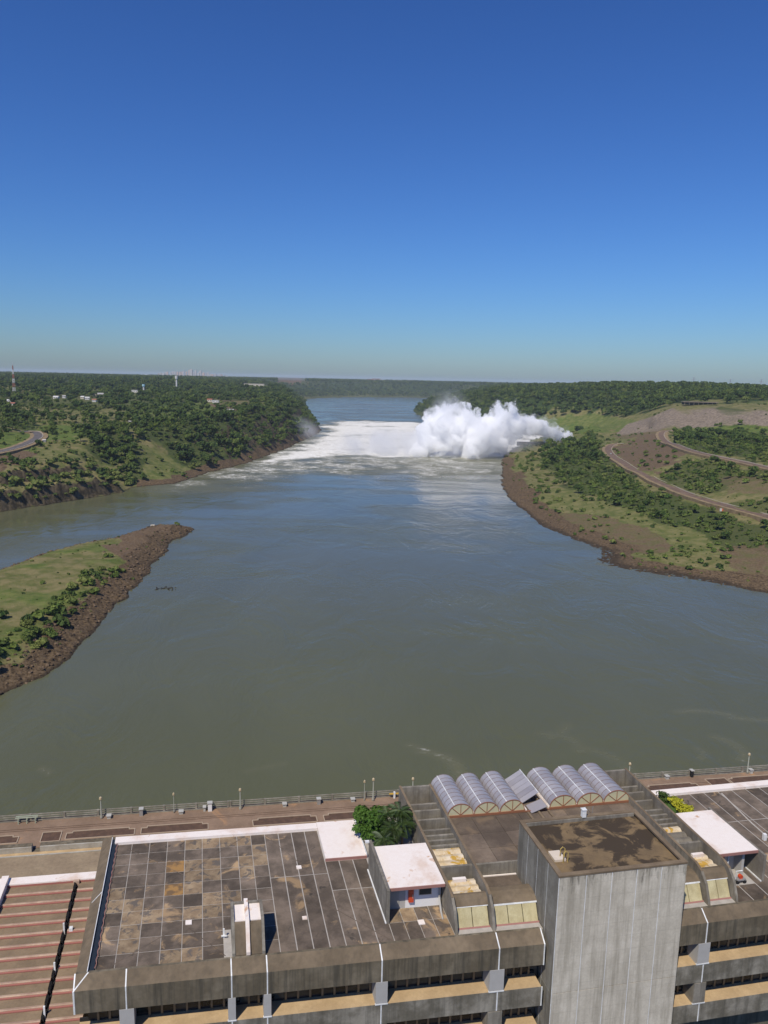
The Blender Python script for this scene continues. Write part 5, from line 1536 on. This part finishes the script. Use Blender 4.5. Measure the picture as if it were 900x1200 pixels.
# ------------------------------------------------------------------ promenade on the river side
m_prom = weathered('brown_paving', (0.27, 0.185, 0.125), (0.20, 0.135, 0.09), 0.25, 0.92, patch=[((0.36, 0.21, 0.11), 0.12, 0.60, 0.72)], bump=.1)
m_deck2 = weathered('tan_concrete_deck', (0.31, 0.24, 0.155), (0.245, 0.185, 0.12), 0.3, 0.92, streak=0.15, bump=.15)
m_lwall = weathered('pale_wall', (0.42, 0.40, 0.35), (0.30, 0.27, 0.22), 0.4, 0.9, bump=.1)
m_bsoil = weathered('dark_bed_soil', (0.125, 0.075, 0.05), (0.085, 0.052, 0.036), 1.2, 0.95)
m_bord = plain('bed_border', (0.40, 0.31, 0.22), 0.9)
m_rail = weathered('grey_rail_concrete', (0.30, 0.275, 0.225), (0.19, 0.17, 0.135), 0.8, 0.9, bump=.1)
base = box('concrete_embankment', -160, 190, 19.7, 61.9, -8, 45.9, m_conc, origin=W(0, 50, 0))
tag(base, 'massive concrete base of the powerhouse rising from the river', 'building')
prom = box('promenade', -160, 190, 53.75, 62.05, 45.902, 46.0, m_prom, origin=W(0, 57, 46))
tag(prom, 'brown paved promenade along the river', kind='structure')
deck2 = box('service_deck', -160, 190, 22, 51.6, 45.902, 45.98, m_deck2, origin=W(0, 40, 46))
tag(deck2, 'tan concrete service deck behind the promenade', kind='structure')
for u0, u1, lb in ((-160, -40.6, 'pale low wall between deck and promenade, left of the gap'), (-39.4, -20, 'pale low wall between deck and promenade, right of the gap')):
    e = thing('low_wall', lb, 'wall', W((u0 + u1) / 2 if u0 > -100 else -50, 53, 46))
    box('wall', u0, u1, 52.7, 53.7, 45.905, 46.75, m_lwall, e)
    box('coping', u0, u1, 52.95, 53.72, 46.752, 46.85, m_conc, e)
box_line = box('kerb_line', -160, -20, 51.62, 51.85, 45.905, 46.08, m_lwall, origin=W(-40, 51.7, 46)); tag(box_line, 'thin pale kerb along the service deck', 'kerb')
box_line = box('kerb_line', -160, -20, 51.9, 52.65, 45.905, 45.97, m_sill, origin=W(-40, 52.3, 46)); tag(box_line, 'sandy strip beside the pale kerb of the deck', 'strip')
# groove lines in the paving
for v in (58.5, 59.0):
    V, F = tube([W(-160, v, 46.0), W(190, v, 46.0)], .05, 4)
    g = mk('paving_joint', V, F, m_bsoil); tag(g, 'dark joint line running along the promenade paving', kind='structure')
def bed(u0, u1, label, v0=55.25, v1=57.35, notch=True):
    e = thing('planting_bed', label, 'planting bed', W((u0 + u1) / 2, 56.3, 46), 'sunken planting beds of the promenade')
    n = .9 if notch else 0
    outl = [(u0, v0), (u1, v0), (u1, v1 - .45 * bool(notch)), (u1 - n, v1 - .45 * bool(notch)), (u1 - n, v1), (u0 + n, v1), (u0 + n, v1 - .45 * bool(notch)), (u0, v1 - .45 * bool(notch))] if notch else [(u0, v0), (u1, v0), (u1, v1), (u0, v1)]
    k = len(outl)
    V = [W(u, v, 46.03) for u, v in outl] + [W(u, v, 45.95) for u, v in outl]
    mk('soil', V, [tuple(range(k))] + [(i, k + i, k + (i + 1) % k, (i + 1) % k) for i in range(k)], m_bsoil, e)
    V, F = join([tube([W(a[0], a[1], 46.06), W(b_[0], b_[1], 46.06)], .09, 4) for a, b_ in zip(outl, outl[1:] + outl[:1])])
    mk('border', V, F, m_bord, e)
bed(-60, -43.3, 'dark planting bed at the left edge of the photo')
bed(-36.2, -25.8, 'long dark planting bed right of the paved square on the left promenade')
bed(-24.8, -14.35, 'dark planting bed behind the left roof, second from the paved square')
bed(-7.2, 3.2, 'dark planting bed behind the middle of the grey roof')
bed(4.4, 15.0, 'dark planting bed partly hidden by the court trees')
bed(63.0, 73.1, 'planting bed right of the skylights', 57.15, 59.2)
bed(80.1, 92.0, 'planting bed at the right edge of the photo', 57.9, 60.0)
bed(-39.85, -37.0, 'pale framed paved square between two planting beds on the left', 55.0, 57.6, False)
bed(75.7, 79.7, 'framed paved square between two planting beds on the right', 57.8, 60.0, False)
# railing
def railing(u0, u1, v, label):
    e = thing('promenade_railing', label, 'railing', W((u0 + u1) / 2, v, 46))
    n = int((u1 - u0) / 5.2)
    w = (u1 - u0) / n
    for i in range(n + 1):
        box('post', u0 + i * w - .16, u0 + i * w + .16, v - .15, v + .17, 46.0, 47.12, m_rail, e)
    for i in range(n):
        for z in (46.25, 46.62, 46.98):
            box('rail', u0 + i * w + .165, u0 + (i + 1) * w - .165, v - .05, v + .08, z, z + .14, m_rail, e)
    box('kerb', u0, u1, v - .25, v - .155, 46.003, 46.18, m_rail, e)
railing(-95, -11, 61.5, 'grey three-bar railing along the left promenade')
railing(-10.6, 24, 61.5, 'grey railing along the promenade behind the court trees')
railing(52, 128, 62.0 - .3, 'grey railing along the right promenade')
# lamp posts
m_lampp = plain('lamp_post_grey', (0.42, 0.43, 0.36), .5)
m_lampy = plain('lamp_amber', (0.45, 0.36, 0.22), .4)
def lamp(u, v, h, label, thin=False):
    e = thing('lamp_post', label, 'lamp post', W(u, v, 46), 'lamp posts of the promenade')
    r = .05 if thin else .10
    V, F = tube([W(u, v, 46), W(u, v, 46 + h * .5), W(u, v, 46 + h)], [r * 1.5, r, r * .8], 8); mk('pole', V, F, m_lampp, e)
    V, F = tube([W(u, v, 46), W(u, v, 46.25)], r * 2.6, 8); mk('foot', V, F, m_rail, e)
    V, F = tube([W(u, v, 46 + h - .05), W(u, v, 46 + h + .12), W(u, v, 46 + h + .4), W(u, v, 46 + h + .55)], [.12, .26, .22, .05] if not thin else [.08, .2, .16, .05], 8); mk('lantern', V, F, m_lampy, e)
lamp(-31.4, 60.7, 3.3, 'lamp post at the left promenade above the corner of the grey roof')
lamp(-19.85, 60.9, 3.1, 'thin post behind the left half of the grey roof', True)
lamp(-9.0, 60.6, 3.3, 'lamp post behind the middle of the grey roof')
lamp(12.1, 60.7, 3.3, 'thin post just left of the lamp above the court trees', True)
lamp(13.6, 60.5, 3.7, 'lamp post above the court trees')
lamp(20.6, 60.6, 3.3, 'lamp post left of the first barrel skylight')
lamp(61.2, 61.0, 3.3, 'lamp post right of the rightmost skylight')
lamp(85.3, 61.2, 3.6, 'lamp post at the far right of the promenade')
# cabinets and fittings by the railing
m_cab = plain('cabinet_grey', (0.42, 0.41, 0.37), .7)
def cabinet(u, v, w, h, label, top=True, mt=None):
    e = thing('equipment_box', label, 'cabinet', W(u, v, 46), 'boxes along the railing')
    w *= .72; h *= .75
    box('case', u - w / 2, u + w / 2, v - .3, v + .3, 46.0, 46 + h, mt or m_cab, e)
    if top: box('lid', u - w / 2 - .1, u + w / 2 + .1, v - .4, v + .4, 46 + h + .002, 46 + h + .12, m_cab, e)
cabinet(-30.2, 60.6, .8, .6, 'low white box right of the left lamp post')
cabinet(-25.1, 60.8, .75, 1.5, 'tall pale cabinet by the railing left of the thin post', mt=m_metal)
cabinet(-18.7, 60.5, .85, .55, 'low white box right of the thin post')
cabinet(-14.0, 60.8, .9, 1.9, 'tallest white cabinet by the left railing', mt=m_wwall)
cabinet(-14.9, 60.9, .5, .9, 'small white box touching the tallest cabinet')
cabinet(-1.6, 60.6, .8, .6, 'low white box behind the grey roof right of the middle lamp')
cabinet(4.2, 60.6, .8, 1.3, 'grey cabinet by the railing left of the court trees', mt=m_metal)
cabinet(10.1, 60.7, .8, .6, 'low white box left of the posts above the court trees')
cabinet(68.9, 61.2, .8, .7, 'low white box on the right promenade near the skylights')
cabinet(73.9, 61.3, .6, 1.7, 'dark post box with white top on the right promenade', mt=m_black)
cabinet(86.0, 61.2, .7, .9, 'white box at the foot of the far right lamp post')
e = thing('yellow_valve', 'yellow and white valve stand above the court trees', 'valve', W(17.4, 60.8, 46))
box('stand', 17.25, 17.55, 60.65, 60.95, 46, 47.2, m_wpaint, e)
box('handle_bar', 16.5, 18.4, 60.72, 60.88, 46.75, 46.95, plain('safety_yellow', (0.6, 0.38, 0.05), .5), e)
e = thing('pipe_rack', 'pale green pipe rack at the left railing', 'rack', W(-42.8, 60.8, 46))
m_prack = plain('pale_green_paint', (0.38, 0.42, 0.31), .6)
for u in (-44.2, -42.9, -41.6):
    box('leg', u - .06, u + .06, 60.5, 60.62, 46, 47.0, m_prack, e)
    box('leg', u - .06, u + .06, 61.0, 61.12, 46, 47.0, m_prack, e)
for v in (60.55, 61.05):
    box('bar', -44.6, -41.2, v - .06, v + .06, 47.003, 47.12, m_prack, e)

# ------------------------------------------------------------------ turbine hall roof on the left
m_hall = weathered('brown_hall_roof', (0.27, 0.195, 0.12), (0.20, 0.145, 0.09), 0.4, 0.9, streak=0.0, rnd=.08)
m_ridge = weathered('pink_ridge_cap', (0.50, 0.36, 0.25), (0.36, 0.24, 0.17), 0.6, 0.85, bump=.1)
m_riser = plain('red_riser', (0.34, 0.13, 0.10), .85)
hall = thing('turbine_hall', 'lower brown ribbed roof of the turbine hall left of the offices', 'building', W(-40, 12, 46))
box('body', -90, -25.75, -6, 25.6, 40, 59.55, m_conc, hall)
vv_ = 24.35
k = 0
while vv_ > -5.5:
    v1 = vv_; v0 = vv_ - 1.66
    for ua, ub in ((-90, -37.5), (-36.75, -29.42), (-28.95, -25.75)):
        prism_u('roof_panel', [(v0 + .30, 59.56), (v1 - .02, 59.56), (v1 - .02, 59.92), (v0 + .30, 60.02)], ua, ub, m_hall, hall)
        rc_ = prism_u('ridge_cap', [(v0, 59.56), (v0 + .298, 59.56), (v0 + .298, 60.10), (v0 + .06, 60.16), (v0, 60.12)], ua, ub, m_ridge, hall)
        box('riser', ua, ub, v0 - .16, v0 - .002, 59.95, 60.05, m_riser, rc_)
    vv_ -= 1.66
    # zigzag shadow along the roof slot, put in as black teeth
    prism_v('slot_shadow_tooth', [(-29.42, 59.57), (-29.42 + .22, 59.57), (-29.42 + .22, 60.05), (-29.42, 60.25)], v0 + .35, v1 - .25, m_black, hall)
    k += 1
box('slot', -29.42, -28.95, -5.5, 24.3, 59.56, 59.6, m_black, hall)  # black floor, the shade of the slot put into its colour
box('slot_cap', -29.55, -28.9, 24.0, 24.36, 59.6, 60.3, m_ridge, hall)
box('rear_kerb', -90, -25.75, 24.37, 25.6, 59.56, 60.3, m_wroof, hall)
box('rear_edging', -90, -25.75, 24.34, 24.368, 59.6, 60.15, m_riser, hall)
box('divider_beam', -37.5, -36.75, -5.5, 25.4, 59.56, 60.75, m_wroof, hall)
for u, v in ((-29.3, 16.2), (-29.25, 10.6), (-29.2, 5.2)):
    box('vent_pipe', u - .08, u + .08, v, v + .16, 59.6, 60.9, m_wpaint, hall)
box('roof_box', -28.75, -28.4, 16.0, 16.4, 60.05, 60.4, m_wpaint, hall)

# ------------------------------------------------------------------ planted court behind the left roof house
m_lawn = weathered('court_grass', (0.07, 0.12, 0.025), (0.045, 0.085, 0.018), 1.5, 0.95)
m_clay = weathered('orange_court_floor', (0.45, 0.23, 0.08), (0.33, 0.16, 0.06), 0.6, 0.95)
crt = box('court_lawn', 2.1, 6.4, 9.7, 19.4, 67.6, 67.75, m_lawn, origin=W(4, 14, 67.7)); tag(crt, 'small green lawn of the planted court', kind='structure')
crt = box('court_floor', 6.402, 7.6, 9.7, 18.5, 67.6, 67.76, m_clay, origin=W(7, 14, 67.7)); tag(crt, 'orange clay strip beside the court trees', kind='structure')
e = box('court_kerb', 2.1, 7.6, 18.6, 19.62, 67.762, 68.25, m_wroof, origin=W(5, 19, 68)); tag(e, 'white kerb behind the court trees', 'kerb')
m_palm, nt, b = newmat('palm_frond')
oi = N(nt, 'ShaderNodeObjectInfo')
cc = mix_n(nt, oi.outputs['Random'], (0.03, 0.06, 0.013), (0.065, 0.10, 0.024))
nt.links.new(cc, b.inputs['Base Color']); b.inputs['Roughness'].default_value = .5
m_ptrunk = plain('palm_trunk', (0.17, 0.13, 0.09), .9)
def frond_mesh(seed, L):
    r_ = random.Random(seed)
    V, F = [], []
    n = 30
    for i in range(n):
        t = (i + 1) / n
        x = L * t * (1 - .18 * t * t); z = L * (.42 * t - .75 * t * t)
        ll = L * .34 * math.sin(math.pi * (0.12 + .85 * t)) * r_.uniform(.85, 1.1)
        for sd in (-1, 1):
            k = len(V)
            V += [(x, 0, z), (x + .022 * L, 0, z + .01), (x + ll * .55, sd * ll * .85, z - ll * .35), (x + ll * .50, sd * ll * .80, z - ll * .40)]
            F.append((k, k + 1, k + 2, k + 3) if sd > 0 else (k + 3, k + 2, k + 1, k))
    for i in range(n):
        t0, t1 = i / n, (i + 1) / n
        k = len(V)
        for t in (t0, t1):
            x = L * t * (1 - .18 * t * t); z = L * (.42 * t - .75 * t * t)
            V += [(x, -.03, z + .02), (x, .03, z + .02)]
        F.append((k, k + 1, k + 3, k + 2))
    me = bpy.data.meshes.new('frond'); me.from_pydata(V, [], F); me.materials.append(m_palm)
    return me
FR = [frond_mesh(i, 1.45 + .22 * i) for i in range(3)]
def palm(u, v, h, nf, seed, label):
    r_ = random.Random(seed)
    q = W(u, v, 67.75)
    e = thing('palm_tree', label, 'palm tree', q, 'palms of the roof court')
    lean = Vector((r_.uniform(-.3, .3), r_.uniform(-.3, .3), 0))
    V, F = tube([q - Vector((0, 0, .2)), q + lean * .5 + Vector((0, 0, h * .5)), q + lean + Vector((0, 0, h))], [.16, .12, .10], 7); mk('trunk', V, F, m_ptrunk, e)
    for i in range(nf):
        o = bpy.data.objects.new('frond', FR[i % 3]); COL.objects.link(o); o.parent = e
        o.location = lean + Vector((0, 0, h - r_.uniform(0, .25)))
        o.rotation_euler = (0, r_.uniform(-.75, .45), i * 2.399 + r_.uniform(-.3, .3))
palm(4.9, 15.4, 3.4, 22, 1, 'leftmost palm of the roof court beside the round shrub')
palm(5.9, 15.6, 3.6, 22, 2, 'tallest palm at the right of the roof court')
palm(5.3, 14.2, 2.5, 20, 3, 'short palm in front of the tall ones in the roof court')
palm(4.2, 13.8, 1.9, 18, 4, 'lowest palm at the front left of the roof court')
palm(6.2, 14.5, 2.9, 20, 5, 'palm nearest the orange clay strip')
def bush(u, v, rad, h, n, leaf, label, mt, seed, nm='shrub'):
    q = W(u, v, 67.75)
    e = thing(nm, label, 'shrub', q)
    me = crown_mesh('foliage', seed, rad, h, 0.1, n, leaf, mt, 26)
    o = bpy.data.objects.new('foliage', me); COL.objects.link(o); o.parent = e
    V, F = tube([q, q + Vector((0, 0, h * .6))], [.12, .06], 6); mk('stem', V, F, m_bark, e)
m_bush = leaf_mat('bright_shrub_leaves', (0.045, 0.10, 0.014), (0.06, 0.12, 0.018), (0.10, 0.165, 0.03))
m_gold = leaf_mat('golden_shrub_leaves', (0.30, 0.30, 0.02), (0.34, 0.33, 0.025), (0.45, 0.42, 0.04))
bush(3.4, 16.6, 2.3, 4.2, 6000, .17, 'bright green rounded shrub at the left of the roof court', m_bush, 77)
bush(4.9, 11.8, 1.3, 1.6, 1200, .16, 'dark low shrub under the court palms', m_leaf2, 78)
bush(40.7, 17.3, 1.0, 1.5, 900, .13, 'golden yellow hedge shrub behind the right roof house, rear part', m_gold, 79)
bush(40.9, 15.5, 1.15, 1.5, 1100, .13, 'golden yellow hedge shrub behind the right roof house, front part', m_gold, 80)
bush(39.9, 18.6, .9, 1.5, 600, .14, 'dark green shrub left of the golden hedge', m_leaf2, 81)
crt = box('court_lawn', 39.6, 42.0, 14.0, 19.3, 67.994, 68.04, m_lawn, origin=W(40.8, 16.5, 68)); tag(crt, 'strip of soil and grass under the golden hedge', kind='structure')

# ------------------------------------------------------------------ air
m_haze = bpy.data.materials.new('air_haze'); m_haze.use_nodes = True
nt = m_haze.node_tree; nt.nodes.clear()
out = N(nt, 'ShaderNodeOutputMaterial'); pv = N(nt, 'ShaderNodeVolumePrincipled')
pv.inputs['Color'].default_value = (0.76, 0.86, 1.0, 1)
pv.inputs['Density'].default_value = 0.00004
pv.inputs['Anisotropy'].default_value = 0.0
nt.links.new(pv.outputs[0], out.inputs['Volume'])
hz = mk('haze', [(-27000, -1500, -9), (27000, -1500, -9), (27000, 27500, -9), (-27000, 27500, -9), (-27000, -1500, 165), (27000, -1500, 165), (27000, 27500, 165), (-27000, 27500, 165)], BOXF, m_haze)
tag(hz, 'pale blue haze over the far plateau', kind='stuff')
